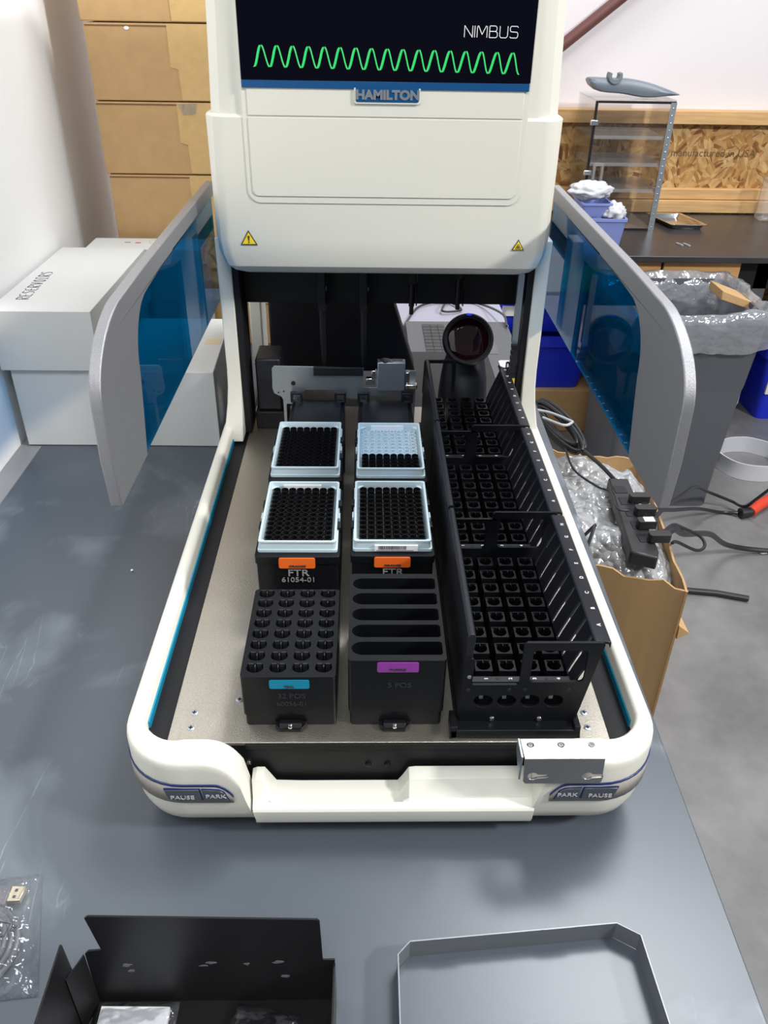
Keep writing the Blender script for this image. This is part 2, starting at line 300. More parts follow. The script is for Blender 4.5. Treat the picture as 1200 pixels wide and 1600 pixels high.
# base ring: left half from the rear of the rail round the front corner to the handle panel
def ringpath():
    out = []; xo = -0.219; yo = -0.063; R = 0.058
    for k in range(13): y = 0.60 - (0.60-(yo+R))*k/12; out.append((Vector((xo, y, 0)), Vector((-1, 0, 0)), 0.0, 0.0))
    for k in range(1, 11): a = math.pi + (math.pi/2)*k/10; d = Vector((math.cos(a), math.sin(a), 0)); out.append((Vector((xo+R, yo+R, 0)) + R*d, d, k/10, 0.0))
    for k in range(1, 23):
        x = xo+R + (0.049)*k/22; u = min(1, max(0, (x+0.142)/0.031)); out.append((Vector((x, yo, 0)), Vector((0, -1, 0)), 1.0, 1-math.sqrt(max(0, 1-(u*0.985)**2))))
    return out
def ringhalf(flip):
    rows = []
    for p, n, w, drop in ringpath():
        top = 0.020 - 0.036*drop; th = 0.0155 + (0.030-0.0155)*w
        zb = -0.066
        prof = [(-th, -0.030 if True else 0), (-th, min(top-0.003, top)), (-th+0.002, top-0.0006), (-th+0.005, top), (-0.006, top), (-0.002, top-0.0015), (-0.0004, top-0.005), (0, top-0.010),
                (0, min(-0.012, top-0.012)), (-0.0006, min(-0.032, top-0.014)), (-0.003, -0.050), (-0.007, -0.062), (-0.011, zb), (-th, zb)]
        row = []
        for off, z in prof:
            q = p + n*off; 
            if w > 0.999: q.x += 0.012*max(0, (-0.0-z))/0.066*(max(0, (p.x+0.161)/0.049)) - 0.0*drop
            row.append(Vector((q.x, q.y, z)))
        rows.append(row)
    if flip: rows = [[mir(q) for q in r] for r in rows]
    return MB().loft(rows, closed=True, caps=True)
for fl in (False, True): ringhalf(fl).build('base_cover', WHITE, ins, ang=50)
# body behind and under the cover
MB().box(-0.19, 0.241, -0.020, 0.98, -0.075, -0.012).build('chassis', BLKS, ins, bevel=0.002)
for x, y in ((-0.15, 0.01), (0.20, 0.01), (-0.15, 0.93), (0.20, 0.93)): MB().lathe([(0.018, T), (0.016, -0.075)], (x, y, 0)).build('foot', BLKM, ins)
# grey band with buttons on both corners
for fl in (False, True):
    path = [q for q in ringpath()][9:]
    rows = []; rows2 = []
    for p, n, w, drop in path:
        if p.x > -0.1145 and w > 0.99: continue
        e = min(1, max(0, (p.x+0.134)/0.019))
        zt = -0.0085 - 0.0035*w*0 - 0.017*e**2.2; zb = -0.0305; 
        if zt < zb+0.001: zt = zb+0.001
        a = p + n*0.0007
        rows.append([Vector((a.x, a.y, zb)), Vector((a.x, a.y, zt))]); a = p + n*0.0009
        rows2.append([Vector((a.x, a.y, zt-0.0004)), Vector((a.x, a.y, zt+0.0022))])
    a = path[-1]
    if fl: rows = [[mir(q) for q in r] for r in rows]; rows2 = [[mir(q) for q in r] for r in rows2]
    band = MB().loft(rows).build('button_band', GREYB, ins, solid=0.0008)
    MB().loft(rows2).build('pinstripe', NAVY, band, solid=0.0008)
    y = -0.0645
    def bx(pts): return [(2*C0-p[0], p[1]) for p in pts] if fl else pts
    pause = [(-0.1765, -0.0115), (-0.1465, -0.0115), (-0.1445, -0.0255), (-0.1665, -0.0262), (-0.1735, -0.0235)]
    park = [(-0.1435, -0.0115), (-0.129, -0.0125), (-0.1245, -0.0155), (-0.1205, -0.0270), (-0.1415, -0.0258)]
    for nm, pts, tx in (('pause_button', pause, 'PAUSE'), ('park_button', park, 'PARK')):
        P = bx(pts); cx = sum(p[0] for p in P)/len(P); cz = sum(p[1] for p in P)/len(P)
        MB().prism([(cx+(p[0]-cx)*1.07, cz+(p[1]-cz)*1.1) for p in P], 'y', y, y+0.001).build('button_rim', NAVY, band)
        bt = MB().prism(P, 'y', y-0.0012, y).build(nm, BTN, ins, bevel=0.0006)
        text(tx, 0.0066, GLB, bt, (cx, y-0.0014, cz-0.0015), XP, ZP, sx=1.15)
# handle panel between the two corners
def panelrow(x, zt, dip):
    # profile of the fold-down lip: dip=1 in the low part
    t = zt
    return [Vector((x, -0.026, -0.066)), Vector((x, -0.026, t-0.001)), Vector((x, -0.027, t)), Vector((x, -0.0400, t-0.0015)), Vector((x, -0.0425, t-0.0045)),
            Vector((x, -0.0520, min(t-0.0045, -0.0415))), Vector((x, -0.0550, -0.0425)), Vector((x, -0.0605, -0.0445)), Vector((x, -0.0622, -0.047)), Vector((x, -0.0612, -0.060)), Vector((x, -0.0590, -0.066))]
xs = [(-0.1085, -0.029), (-0.100, -0.027), (-0.093, -0.027), (-0.088, -0.036), (-0.083, -0.0455), (-0.06, -0.0465), (0.0, -0.0465), (0.032, -0.0465), (0.036, -0.040), (0.042, -0.028), (0.048, -0.027), (0.10, -0.027), (0.150, -0.027), (0.158, -0.030)]
rows = []
for x, zt in xs:
    r = panelrow(x, zt, 0)
    if x < -0.105: 
        for q in r: q.x += 0.010*max(0, -q.z)/0.066
    if x > 0.155:
        for q in r: q.x -= 0.002*max(0, -q.z)/0.066
    rows.append(r)
MB().loft(rows, closed=True, caps=True).build('handle_panel', WHITEG, ins, bevel=0.0012, ang=25)
# deck, side gutters, teal stripes, deck front
deck = MB().box(-0.182, 0.230, -0.022, 0.70, -0.004, 0.0).build('deck_plate', DECK, ins, bevel=0.0006)
MB().box(-0.183, 0.231, -0.0218, -0.0205, -0.058, -0.0045).build('deck_skirt', BLKS, ins)
MB().box(-0.11, 0.155, -0.0240, -0.0218, -0.0075, -0.0012).build('deck_lip', BLKS, ins, bevel=0.0005)
for x0, x1 in ((-0.2045, -0.1825), (0.2305, 0.2555)):
    MB().box(x0, x1, -0.035, 0.70, -0.012, -0.004).build('gutter', BLKM, ins)
for x0, x1 in ((-0.2036, -0.2018), (0.2528, 0.2546)):
    MB().box(x0, x1, 0.0, 0.62, -0.004, 0.004).build('teal_stripe', TEAL, ins)
for x, y in ((-0.163, 0.015), (-0.163, -0.004), (-0.122, 0.032), (0.213, 0.014), (0.212, -0.005)):
    sc = MB().lathe([(0.0036, 0.0), (0.0036, 0.0005), (0.0028, 0.0008)], (x, y, 0), 16).build('screw', ZINC, deck)
    MB().box(x-0.002, x+0.002, y-0.0005, y+0.0005, 0.0006, 0.0011).box(x-0.0005, x+0.0005, y-0.002, y+0.002, 0.0006, 0.0011).build('screw_slot', BLKM, deck)
for x, z in ((-0.109, -0.028), (0.004, -0.030), (0.022, -0.030)):
    MB().lathe([(0.0032, -0.0218), (0.0030, -0.0235), (0.0015, -0.0240)], (x, 0, z), 16, 'y').build('screw', CHROME if x < -0.05 else BLK, ins)
# uprights flaring out of the rails
for fl in (False, True):
    rows = []
    for k in range(12):
        z = 0.0 + 0.30*k/11; t = max(0, 1-k/4.0)**2
        xo = -0.207 - 0.012*t; xi = -0.1875; yf = 0.597 - 0.045*t*0.6
        r = [Vector((xo, yf, z)), Vector((xi, yf+0.0, z)), Vector((xi, 0.635, z)), Vector((xo, 0.635, z))]
        if fl: r = [mir(q) for q in r]
        rows.append(r)
    MB().loft(rows, closed=True, caps=True).build('upright', WHITE, ins, bevel=0.0015)
    b = MB().box(-0.187, -0.178, 0.60, 0.66, 0.0, 0.27)
    if fl: b.xf(Matrix(((-1, 0, 0, 2*C0), (0, 1, 0, 0), (0, 0, 1, 0), (0, 0, 0, 1))))
    b.build('inner_rail', BLKM, ins, bevel=0.001)
    b = MB().box(-0.212, -0.190, 0.90, 0.97, -0.01, 0.30)
    if fl: continue
    b.build('rear_post', WHITE, ins, bevel=0.003)
# hood
HC = 0.0235
def hoodrow(z, hw, yf, ch, inset=0.0, yb=0.93):
    hw -= inset; y = yf + inset*0.8
    pts = [(-hw, yb), (-hw, y+0.028), (-hw+0.002, y+0.020), (-hw+ch*0.55, y+0.0055), (-hw+ch, y+0.001), (-hw+ch+0.006, y), (hw-ch-0.006, y), (hw-ch, y+0.001), (hw-ch*0.55, y+0.0055), (hw-0.002, y+0.020), (hw, y+0.028), (hw, yb)]
    return [Vector((HC+a, b, z)) for a, b in pts]
rows = [hoodrow(0.262, 0.2215, 0.545, 0.016, 0.030), hoodrow(0.2635, 0.2215, 0.545, 0.016, 0.022), hoodrow(0.267, 0.2215, 0.545, 0.016, 0.014), hoodrow(0.275, 0.2215, 0.545, 0.016, 0.006), hoodrow(0.290, 0.2215, 0.545, 0.016, 0.0015),
        hoodrow(0.31, 0.2220, 0.545, 0.016), hoodrow(0.40, 0.222, 0.545, 0.018), hoodrow(0.455, 0.222, 0.545, 0.022), hoodrow(0.4565, 0.222, 0.545, 0.022, 0.001), hoodrow(0.458, 0.222, 0.545, 0.022, 0.003),
        hoodrow(0.4582, 0.2155, 0.548, 0.026), hoodrow(0.56, 0.211, 0.548, 0.026), hoodrow(0.76, 0.204, 0.548, 0.026), hoodrow(0.775, 0.204, 0.548, 0.026, 0.01)]
hood = MB().loft(rows, closed=True, caps=True).build('hood', WHITE, ins, ang=24)
# long pressed panel with rounded lower corners, running up both sections
pan = MB().prism(rr(-0.149, 0.1965, 0.357, 0.7, (0.016, 0.016, 0, 0), 8), 'y', 0.5437, 0.5478).build('pressed_panel', WHITE, hood, bevel=0.0008)
MB().prism(rr(-0.1425, 0.1895, 0.3655, 0.4555, (0.008, 0.008, 0, 0), 6), 'y', 0.5424, 0.5440).build('inset_plate', WHITE, hood, bevel=0.0010)
MB().box(-0.1425, 0.1895, 0.5425, 0.5440, 0.4575, 0.4885).build('inset_plate', WHITE, hood, bevel=0.0008)
scr = MB().box(-0.1475, 0.1945, 0.5405, 0.5440, 0.4960, 0.690).build('display_window', SCREEN, ins, bevel=0.0006)
bd = MB().box(-0.1475, 0.1940, 0.5410, 0.5440, 0.4875, 0.4958).build('blue_trim', BLUE, ins, bevel=0.0004)
MB().prism(rr(-0.0145, 0.0645, 0.4722, 0.4890, (0.003, 0.003, 0, 0)), 'y', 0.5402, 0.5440).build('badge_frame', WHITEG, bd, bevel=0.0006)
MB().prism(rr(-0.0125, 0.0625, 0.4740, 0.4890, (0.002, 0.002, 0, 0)), 'y', 0.5398, 0.5440).build('badge', BLUE, bd)
text('HAMILTON', 0.0135, ZINC, bd, (0.0255, 0.5393, 0.4815), XP, ZP, depth=0.0004, sx=1.10, bold=0.0007)
# NIMBUS wordmark drawn as strokes
def strokes(ls, m, parent, name, o, sx, sz, r, y, n=6):
    b = MB()
    for l in ls:
        pts = [(o[0]+p[0]*sx, y, o[1]+p[1]*sz) for p in l]
        for p0, p1 in zip(pts[:-1], pts[1:]): b.tube([p0, p1], r, n)
    return b.build(name, m, parent)
GL = {'N': ([[(0, 0), (0, 1), (0.9, 0), (0.9, 1)]], 1.15), 'I': ([[(0, 0), (0, 1)]], 0.28), 'M': ([[(0, 0), (0, 0.92), (0.12, 1), (0.55, 0.25), (0.98, 1), (1.1, 0.92), (1.1, 0)]], 1.38),
      'B': ([[(0, 0), (0, 1), (0.65, 1), (0.8, 0.88), (0.8, 0.66), (0.68, 0.54), (0, 0.54)], [(0.68, 0.54), (0.88, 0.4), (0.88, 0.12), (0.75, 0), (0, 0)]], 1.15),
      'U': ([[(0, 1), (0, 0.15), (0.15, 0), (0.72, 0), (0.88, 0.15), (0.88, 1)]], 1.15), 'S': ([[(0.88, 0.9), (0.78, 1), (0.12, 1), (0, 0.88), (0, 0.64), (0.12, 0.52), (0.76, 0.5), (0.88, 0.38), (0.88, 0.12), (0.76, 0), (0.1, 0), (0, 0.1)]], 1.0)}
x = 0.0; ls = []
for ch in 'NIMBUS':
    g, w = GL[ch]; ls += [[(x+p[0], p[1]) for p in l] for l in g]; x += w
strokes(ls, WINK, scr, 'lettering', (0.1125, 0.5425), 0.0617/6.0, 0.0115, 0.00045, 0.5402)
# green wave: ribbons that thin out at the crests
b = MB(); x0, x1, zc, A = -0.131, 0.1795, 0.5205, 0.0112; nw = 17
for k in range(nw*2):
    seg = []; wid = 0.0015 if k % 2 == 0 else 0.0008
    for i in range(15):
        t = i/14; u = (k+t)/(nw*2)*(1+0.0) ; ph = (k+t)*math.pi
        xx = x0 + (x1-x0)*u; zz = zc - A*math.cos(ph) - 0.004*u
        seg.append((xx, zz))
    rowa = [Vector((p[0]-wid, 0.5401, p[1]-0.0002)) for p in seg]; rowb = [Vector((p[0]+wid, 0.5401, p[1]+0.0002)) for p in seg]
    b.loft([rowa, rowb])
b.build('green_wave', GREEN, scr, solid=0.0003)
# warning triangles
def warn(cx, cz, s, kind):
    w = MB().prism([(cx-s, cz-0.58*s), (cx+s, cz-0.58*s), (cx, cz+1.15*s)], 'y', 0.5442, 0.5452).build('warning_label', INK, hood)
    k = 0.80; MB().prism([(cx-s*k, cz-0.58*s*k), (cx+s*k, cz-0.58*s*k), (cx, cz+1.15*s*k)], 'y', 0.5439, 0.5443).build('warning_field', YEL, hood)
    if kind: MB().prism([(cx-0.13*s, cz+0.5*s), (cx+0.13*s, cz+0.5*s), (cx+0.05*s, cz-0.12*s), (cx-0.05*s, cz-0.12*s)], 'y', 0.5435, 0.5440).prism(circ(cx, cz-0.27*s, 0.09*s, 10), 'y', 0.5435, 0.5440).build('warning_mark', INK, hood)
    else:
        b = MB()
        for a in (90, 210, 330):
            px, pz = cx+0.24*s*math.cos(math.radians(a)), cz+0.24*s*math.sin(math.radians(a))-0.05*s
            b.prism(circ(px, pz, 0.21*s, 14), 'y', 0.5435, 0.5440, [circ(px, pz, 0.12*s, 14)])
        b.build('warning_mark', INK, hood)
warn(-0.1525, 0.3105, 0.0108, True); warn(0.2005, 0.3055, 0.0080, False)
# side wings of the raised hood: silver frame, blue window, bevelled outer rim
def wing(xi, side):
    f = lambda y, z: (y, z)
    out = [f(0.70, 0.354), f(0.22, 0.350)] 
    c = []
    for k in range(1, 13): a = math.pi/2 + (math.pi/2)*k/12; c.append((0.190+0.100*math.cos(a)*1.0, 0.290+0.060*math.sin(a)))
    out = [(0.70, 0.354), (0.30, 0.3525), (0.245, 0.3515)] + [(0.195+0.110*math.cos(math.pi/2+math.pi/2*k/12), 0.285+0.0655*math.sin(math.pi/2+math.pi/2*k/12)) for k in range(1, 13)] + [(0.083, 0.235), (0.0875, 0.188), (0.70, 0.185)]
    win = [(0.685, 0.335), (0.35, 0.332), (0.29, 0.3295)] + [(0.272+0.0635*math.cos(math.pi/2+math.pi/2*k/10), 0.268+0.0605*math.sin(math.pi/2+math.pi/2*k/10)) for k in range(1, 11)] + [(0.200, 0.232), (0.1880, 0.1868), (0.685, 0.1858)]
    # frame (arch shaped, open along the bottom)
    fr_ = out[:-1] + [(0.1878, 0.1868)] + list(reversed(win[:-2])) + [(0.70, 0.335)]
    b = MB().prism(fr_, 'x', xi, xi-side*0.0105)
    d = MB()
    cx, cz = 0.4, 0.26; o2 = [(y + (0.006 if y < 0.3 else 0), z - (0.006 if z > 0.24 else -0.0)) for y, z in out]
    fr = b.build('wing_frame', SILV, ins, bevel=0.0035, seg=4, ang=60)
    wi = MB().prism(win, 'x', xi-side*0.0020, xi-side*0.0045).build('wing_window', WIN, ins)
wing(-0.220, 1); wing(0.270, -1)
# gantry inside
MB().box(-0.178, 0.232, 0.640, 0.665, 0.196, 0.262).build('gantry_beam', BLKS, ins, bevel=0.001)
MB().box(-0.178, 0.232, 0.70, 0.93, 0.235, 0.262).build('hood_floor', BLKM, ins)
MB().prism([(-0.165, 0.235), (0.018, 0.235), (0.088, 0.02), (-0.165, 0.02)], 'y', 0.80, 0.86).build('carriage_housing', BLKM, ins, bevel=0.004)
for x, zb in ((-0.063, 0.112), (-0.003, 0.112), (0.0665, 0.190), (0.1335, 0.198)):
    ch = MB().box(x-0.0055, x+0.0055, 0.606, 0.628, max(zb+0.045, 0.195), 0.265).build('pipetting_channel', BLKS, ins, bevel=0.001)
    MB().tube([(x, 0.612, 0.262), (x, 0.612, zb+0.012)], 0.0042, 12).tube([(x, 0.612, zb+0.012), (x, 0.612, zb)], 0.0032, 12).build('barrel', BLK, ch)
    MB().box(x+0.0056, x+0.0075, 0.604, 0.612, 0.205, 0.262).build('side_clip', BLKG, ch)
    if x > 0.05: MB().lathe([(0.0035, 0.252), (0.0035, 0.262)], (x-0.008, 0.607, 0)).build('fitting', GOLD, ch)
MB().prism(rr(0.216, 0.2245, 0.150, 0.255, 0.003), 'y', 0.598, 0.606).build('hinge_plate', ZINC, ins)
b = MB()
for k in range(6): b.box(0.2155, 0.2245, 0.590, 0.600, 0.10+k*0.009, 0.106+k*0.009)
b.build('cable_chain', BLKP, ins)
MB().box(-0.168, -0.130, 0.620, 0.68, 0.03, 0.115).build('waste_block', BLKP, ins, bevel=0.003)
MB().box(-0.172, -0.125, 0.616, 0.69, 0.0, 0.029).build('waste_block_foot', BLKM, ins, bevel=0.002)
# latch and yellow strip on the right
MB().prism(rr(0.205, 0.226, 0.612, 0.640, 0.006), 'z', 0.106, 0.1085).build('latch_plate', CHROME, ins, bevel=0.0006)
MB().lathe([(0.0045, 0.1085), (0.0045, 0.112), (0.002, 0.1135)], (0.219, 0.622, 0)).build('latch_knob', CHROME, ins)
MB().prism([(0.219, 0.052), (0.2245, 0.052), (0.2255, 0.098), (0.2185, 0.098)], 'y', 0.594, 0.596).build('hazard_strip', YEL, ins)
# folded stop bracket on the front edge, right
br = thing('stop_bracket', (0.18, -0.03, 0.0), 'bent stainless bracket with two keyhole slots screwed on the front right deck edge', 'bracket')
kh = lambda cx, cz: [(cx+0.0045*math.cos(math.radians(a)), cz+0.0045*math.sin(math.radians(a))) for a in range(25, 336, 25)] + [(cx+0.0125, cz-0.0019), (cx+0.014, cz), (cx+0.0125, cz+0.0019)]
zt_ = 0.0290
MB().prism([(0.1375, -0.0450), (0.2060, -0.0450), (0.2085, -0.0660), (0.1385, -0.0660)], 'z', zt_, zt_+0.0016, [circ(x, -0.052, 0.0030, 14) for x in (0.146, 0.173, 0.200)]).build('top_flange', STEEL, br, bevel=0.0004)
MB().prism([(0.1385, zt_+0.0016), (0.2085, zt_+0.0016), (0.2100, 0.001), (0.2080, -0.0020), (0.1420, -0.0020), (0.1400, 0.001)], 'y', -0.0678, -0.0660, [kh(0.1480, 0.008), kh(0.1965, 0.008)]).build('front_flange', STEEL, br, bevel=0.0004)
for x in (0.146, 0.173, 0.200): MB().lathe([(0.0026, 0.0203), (0.0026, zt_+0.0004), (0.0018, zt_+0.0024)], (x, -0.052, 0), 14).build('rivet', CHROME, br)
MB().prism([(-0.0660, zt_+0.0016), (-0.0450, zt_+0.0016), (-0.0450, 0.018), (-0.0660, 0.002)], 'x', 0.1360, 0.1376).build('side_flange', ZINC, br)

# ================================================================ LABWARE
def lug(parent, cx, y0):
    MB().prism([(y0, 0.0005), (y0-0.0085, 0.0005), (y0-0.0085, 0.0045), (y0-0.005, 0.008), (y0, 0.008)], 'x', cx-0.0105, cx+0.0105).build('locating_lug', BLK, parent, bevel=0.0008)
    for s in (-1, 1): MB().prism([(cx+s*0.0105, y0), (cx+s*0.0150, y0), (cx+s*0.0135, y0-0.005), (cx+s*0.0105, y0-0.0082)], 'z', 0.0006, 0.006).build('lug_cheek', BLK, parent)
    MB().lathe([(0.0001, -0.0028), (0.0018, -0.0022), (0.0024, 0.0)], (cx, y0-0.0070, 0.0068), 14, 'y').build('screw', CHROME, parent)
# 32 position tube block
b32 = thing('tube_block', (-0.069, 0.062, 0.0), 'black 32-hole tube block with a teal label, front left on the steel deck', 'tube block')
hol = []; xs32 = [-0.1005+0.0210*i for i in range(4)]; ys32 = [0.0115+0.01545*j for j in range(8)]
for x in xs32:
    for y in ys32: hol.append([(x+0.0080*math.cos(math.radians(a)), y+0.0066*math.sin(math.radians(a))) for a in list(range(-205, 26, 21))] + [(x+0.0068, y+0.0050), (x-0.0068, y+0.0050)])
MB().prism(rr(-0.1128, -0.0260, -0.001, 0.1268, 0.0035, 4), 'z', 0.014, 0.0622, hol).build('block', BLK, b32)
MB().prism(rr(-0.1115, -0.0262, -0.0002, 0.1260, 0.0035, 4), 'z', 0.0005, 0.0138).build('base_plate', BLK, b32, bevel=0.0008)
b = MB()
for x in xs32:
    for y in ys32: b.box(x-0.0006, x+0.0006, y+0.0010, y+0.0048, 0.015, 0.0618).box(x-0.006, x-0.0015, y+0.0040, y+0.0052, 0.045, 0.0628).box(x+0.0015, x+0.006, y+0.0040, y+0.0052, 0.045, 0.0628)
b.build('tube_clips', EINK, b32)
tl = MB().prism(rr(-0.0865, -0.0500, 0.0487, 0.0590, 0.0018), 'y', -0.0020, -0.0008).build('colour_label', TEALL, b32)
text('TEAL', 0.0035, INK, tl, (-0.0685, -0.0022, 0.0512), XP, ZP, sx=1.2, bold=0.0001)
text('32 POS', 0.0085, EINK, b32, (-0.067, -0.0012, 0.0385), XP, ZP, name='engraving'); text('60056-01', 0.0075, EINK, b32, (-0.067, -0.0012, 0.0285), XP, ZP, name='engraving')
lug(b32, -0.069, -0.001)
# trough block
tr = thing('trough_block', (0.03, 0.062, 0.0), 'black reservoir block with five long slots and a purple label', 'reservoir block')
hol = []
for yc in (0.0155, 0.0392, 0.0630, 0.0868, 0.1108):
    r = 0.0088; x0, x1 = -0.0118, 0.0712
    hol.append([(x0+r*1.15+r*1.15*math.cos(math.radians(a)), yc+r*math.sin(math.radians(a))) for a in range(90, 271, 15)] + [(x1-0.002, yc-r), (x1, yc-r+0.002), (x1, yc+r-0.002), (x1-0.002, yc+r)])
MB().prism(rr(-0.0148, 0.0742, -0.001, 0.1272, 0.004, 4), 'z', 0.018, 0.0822, hol).build('block', BLK, tr)
MB().prism(rr(-0.0135, 0.0728, -0.0002, 0.1262, 0.004, 4), 'z', 0.0005, 0.0178).build('base_plate', BLK, tr, bevel=0.0008)
pl = MB().prism(rr(0.0115, 0.0490, 0.0690, 0.0805, 0.0018), 'y', -0.0020, -0.0008).build('colour_label', PURPLE, tr)
text('PURPLE', 0.0036, INK, pl, (0.030, -0.0022, 0.0722), XP, ZP, sx=1.2, bold=0.0001)
text('5 POS', 0.0085, EINK, tr, (0.032, -0.0012, 0.052), XP, ZP, name='engraving')
lug(tr, 0.0285, -0.001)
# tip rack holders
def holder(cx, y0, label, txt, ztop=0.0822):
    h = thing('tip_rack_holder', (cx, y0+0.068, 0.0), label, 'rack holder', 'black tip rack holders on the deck')
    MB().prism(rr(cx-0.0435, cx+0.0435, y0, y0+0.137, 0.003, 3), 'z', 0.0005, ztop-0.010).build('block', BLK, h, bevel=0.0006)
    MB().prism(rr(cx-0.0450, cx+0.0450, y0-0.0012, y0+0.138, 0.004, 3), 'z', ztop-0.0098, ztop).build('collar', BLK, h, bevel=0.0010)
    for s in (-1, 1):
        for yy in (0.045, 0.09): MB().box(cx+s*0.0430-0.0022, cx+s*0.0430+0.0022, y0+yy, y0+yy+0.012, ztop-0.001, ztop+0.007).build('corner_guide', BLKP, h, bevel=0.0008)
    ol = MB().prism(rr(cx-0.0195, cx+0.0190, ztop-0.0140, ztop-0.0010, 0.002), 'y', y0-0.0026, y0-0.0012).build('colour_label', ORANGE, h)
    text('ORANGE', 0.0036, INK, ol, (cx, y0-0.0029, ztop-0.0112), XP, ZP, sx=1.2, bold=0.0001)
    if txt:
        text('FTR', 0.0125, GINK, h, (cx+0.0005, y0-0.0008, ztop-0.0216), XP, ZP, name='engraving', sx=1.1, bold=0.0001)
        text('61054-01', 0.0088, GINK, h, (cx+0.0005, y0-0.0008, ztop-0.0308), XP, ZP, name='engraving', sx=1.1)
    return h
RK = [(-0.0715, 0.1640, 'front left', 12, 'behind the tube block', 'front left rack, behind the tube block'),
      (0.0296, 0.1660, 'front right', 12, 'behind the trough block, barcode on its front', 'front right rack, behind the trough block'),
      (-0.0736, 0.3222, 'back left', 12, 'at the back left', 'back left rack'),
      (0.0316, 0.3205, 'back right', 4, 'at the back right', 'half-empty back right rack')]
def tipmesh():
    b = MB(); n = 14
    b.lathe([(0.0020, -0.050), (0.0026, -0.0086), (0.0043, -0.0082), (0.0044, -0.0005), (0.0043, 0.0), (0.0039, 0.0), (0.0034, -0.008), (0.0020, -0.030), (0.0001, -0.031)], n=n)
    return b
first_tip = None
for cx, y0, nm, nrow, extra, where in RK:
    holder(cx, y0-0.0065, {'front left': 'black block marked FTR 61054-01 with an orange label, behind the 32-hole block', 'front right': 'black block with an orange label, FTR lettering half hidden by the five-slot block',
           'back left': 'black block with orange label under the back left rack full of tips', 'back right': 'black block with orange label under the half-empty back right rack'}[nm], nm.startswith('front'))
    rk = thing('tip_rack', (cx, y0+0.064, 0.0823), {'front left': 'translucent rack full of black tips, above the FTR 61054-01 marking', 'front right': 'translucent rack full of black tips with a white barcode sticker on its front',
            'back left': 'translucent rack full of black tips at the back left of the four', 'back right': 'translucent rack with black tips only in its front rows, its rear holes empty'}[nm], 'tip rack', 'translucent tip racks on the black holders')
    zb, zt = 0.0825, 0.0955; hw, hd = 0.0425, 0.0637; yc = y0+0.0639
    rows = []
    for off, z in ((0.0, zb), (0.0, zb+0.003), (0.0015, zb+0.0032), (0.0022, zt-0.002), (0.0012, zt-0.002), (0.0012, zt), (0.0036, zt), (0.0058, zb+0.004), (0.0058, zb)):
        rows.append([Vector((p[0], p[1], z)) for p in rr(cx-hw+off, cx+hw-off, yc-hd+off, yc+hd-off, 0.003, 3)])
    MB().loft(rows, closed=True).build('rack_wall', TRK, rk)
    # chamfered inner corners and mid-side grips
    b = MB()
    for sx in (-1, 1):
        for sy in (-1, 1):
            X, Y = cx+sx*(hw-0.0045), yc+sy*(hd-0.0045); b.prism([(X, Y), (X-sx*0.008, Y), (X, Y-sy*0.008)], 'z', zb, zt-0.0045)
    b.build('corner_web', TRK, rk)
    b = MB()
    for sx in (-1, 1): X = cx+sx*(hw-0.0005); b.box(min(X, X+sx*0.0018), max(X, X+sx*0.0018), yc-0.012, yc-0.001, zb+0.001, zt-0.003)
    b.build('side_grip', TRK, rk, bevel=0.0004)
    tx0 = cx-0.0315; ty0 = y0+0.0145
    holes = [circ(tx0+0.009*i, ty0+0.009*j, 0.0030, 10) for i in range(8) for j in range(12)]
    MB().prism([(cx-hw+0.005, yc-hd+0.005), (cx+hw-0.005, yc-hd+0.005), (cx+hw-0.005, yc+hd-0.005), (cx-hw+0.005, yc+hd-0.005)], 'z', zb-0.0, zb+0.0012, holes).build('hole_plate', TRKL, rk, smooth=False)
    if nrow < 12:
        b = MB()
        for i in range(8):
            for j in range(nrow, 12): b.lathe([(0.0032, zb+0.001), (0.0039, zb+0.0012), (0.0037, zb+0.0062), (0.0031, zb+0.0062), (0.0030, zb+0.001)], (tx0+0.009*i, ty0+0.009*j, 0), 14)
        b.build('empty_collars', TRKL, rk)
    if nm in ('front left', 'back right'): MB().box(cx-0.024, cx+0.020, yc+hd-0.0075, yc+hd-0.0064, zb+0.004, zt-0.0015).build('rack_sticker', PAPER, rk)
    if nm == 'front right':
        st = MB().box(cx-0.019, cx+0.027, yc-hd-0.0012, yc-hd-0.0003+0.0015, zb+0.0012, zb+0.0085).build('barcode_sticker', PAPER, rk)
        b = MB(); xx = cx-0.015; rnd = random.Random(3)
        while xx < cx+0.014: w = rnd.choice((0.0003, 0.0006, 0.0009)); b.box(xx, xx+w, yc-hd-0.0015, yc-hd-0.0010, zb+0.0035, zb+0.0080); xx += w+rnd.choice((0.0004, 0.0007))
        for k in range(22): b.box(cx-0.017+k*0.0018, cx-0.0158+k*0.0018, yc-hd-0.0015, yc-hd-0.0010, zb+0.0018, zb+0.0026)
        b.build('barcode', INK, st)
    for j in range(nrow):
        for i in range(8):
            p = (tx0+0.009*i, ty0+0.009*j, 0.0920)
            if first_tip is None: first_tip = tipmesh().build('pipette_tip', TIP, org=(0, 0, 0)); o = first_tip
            else: o = first_tip.copy(); COL.objects.link(o)
            o.location = (p[0], p[1], p[2]+ZO)
            tag(o, 'black pipette tip standing in the %s' % where, 'pipette tip', 'black tips in the %s rack' % nm)
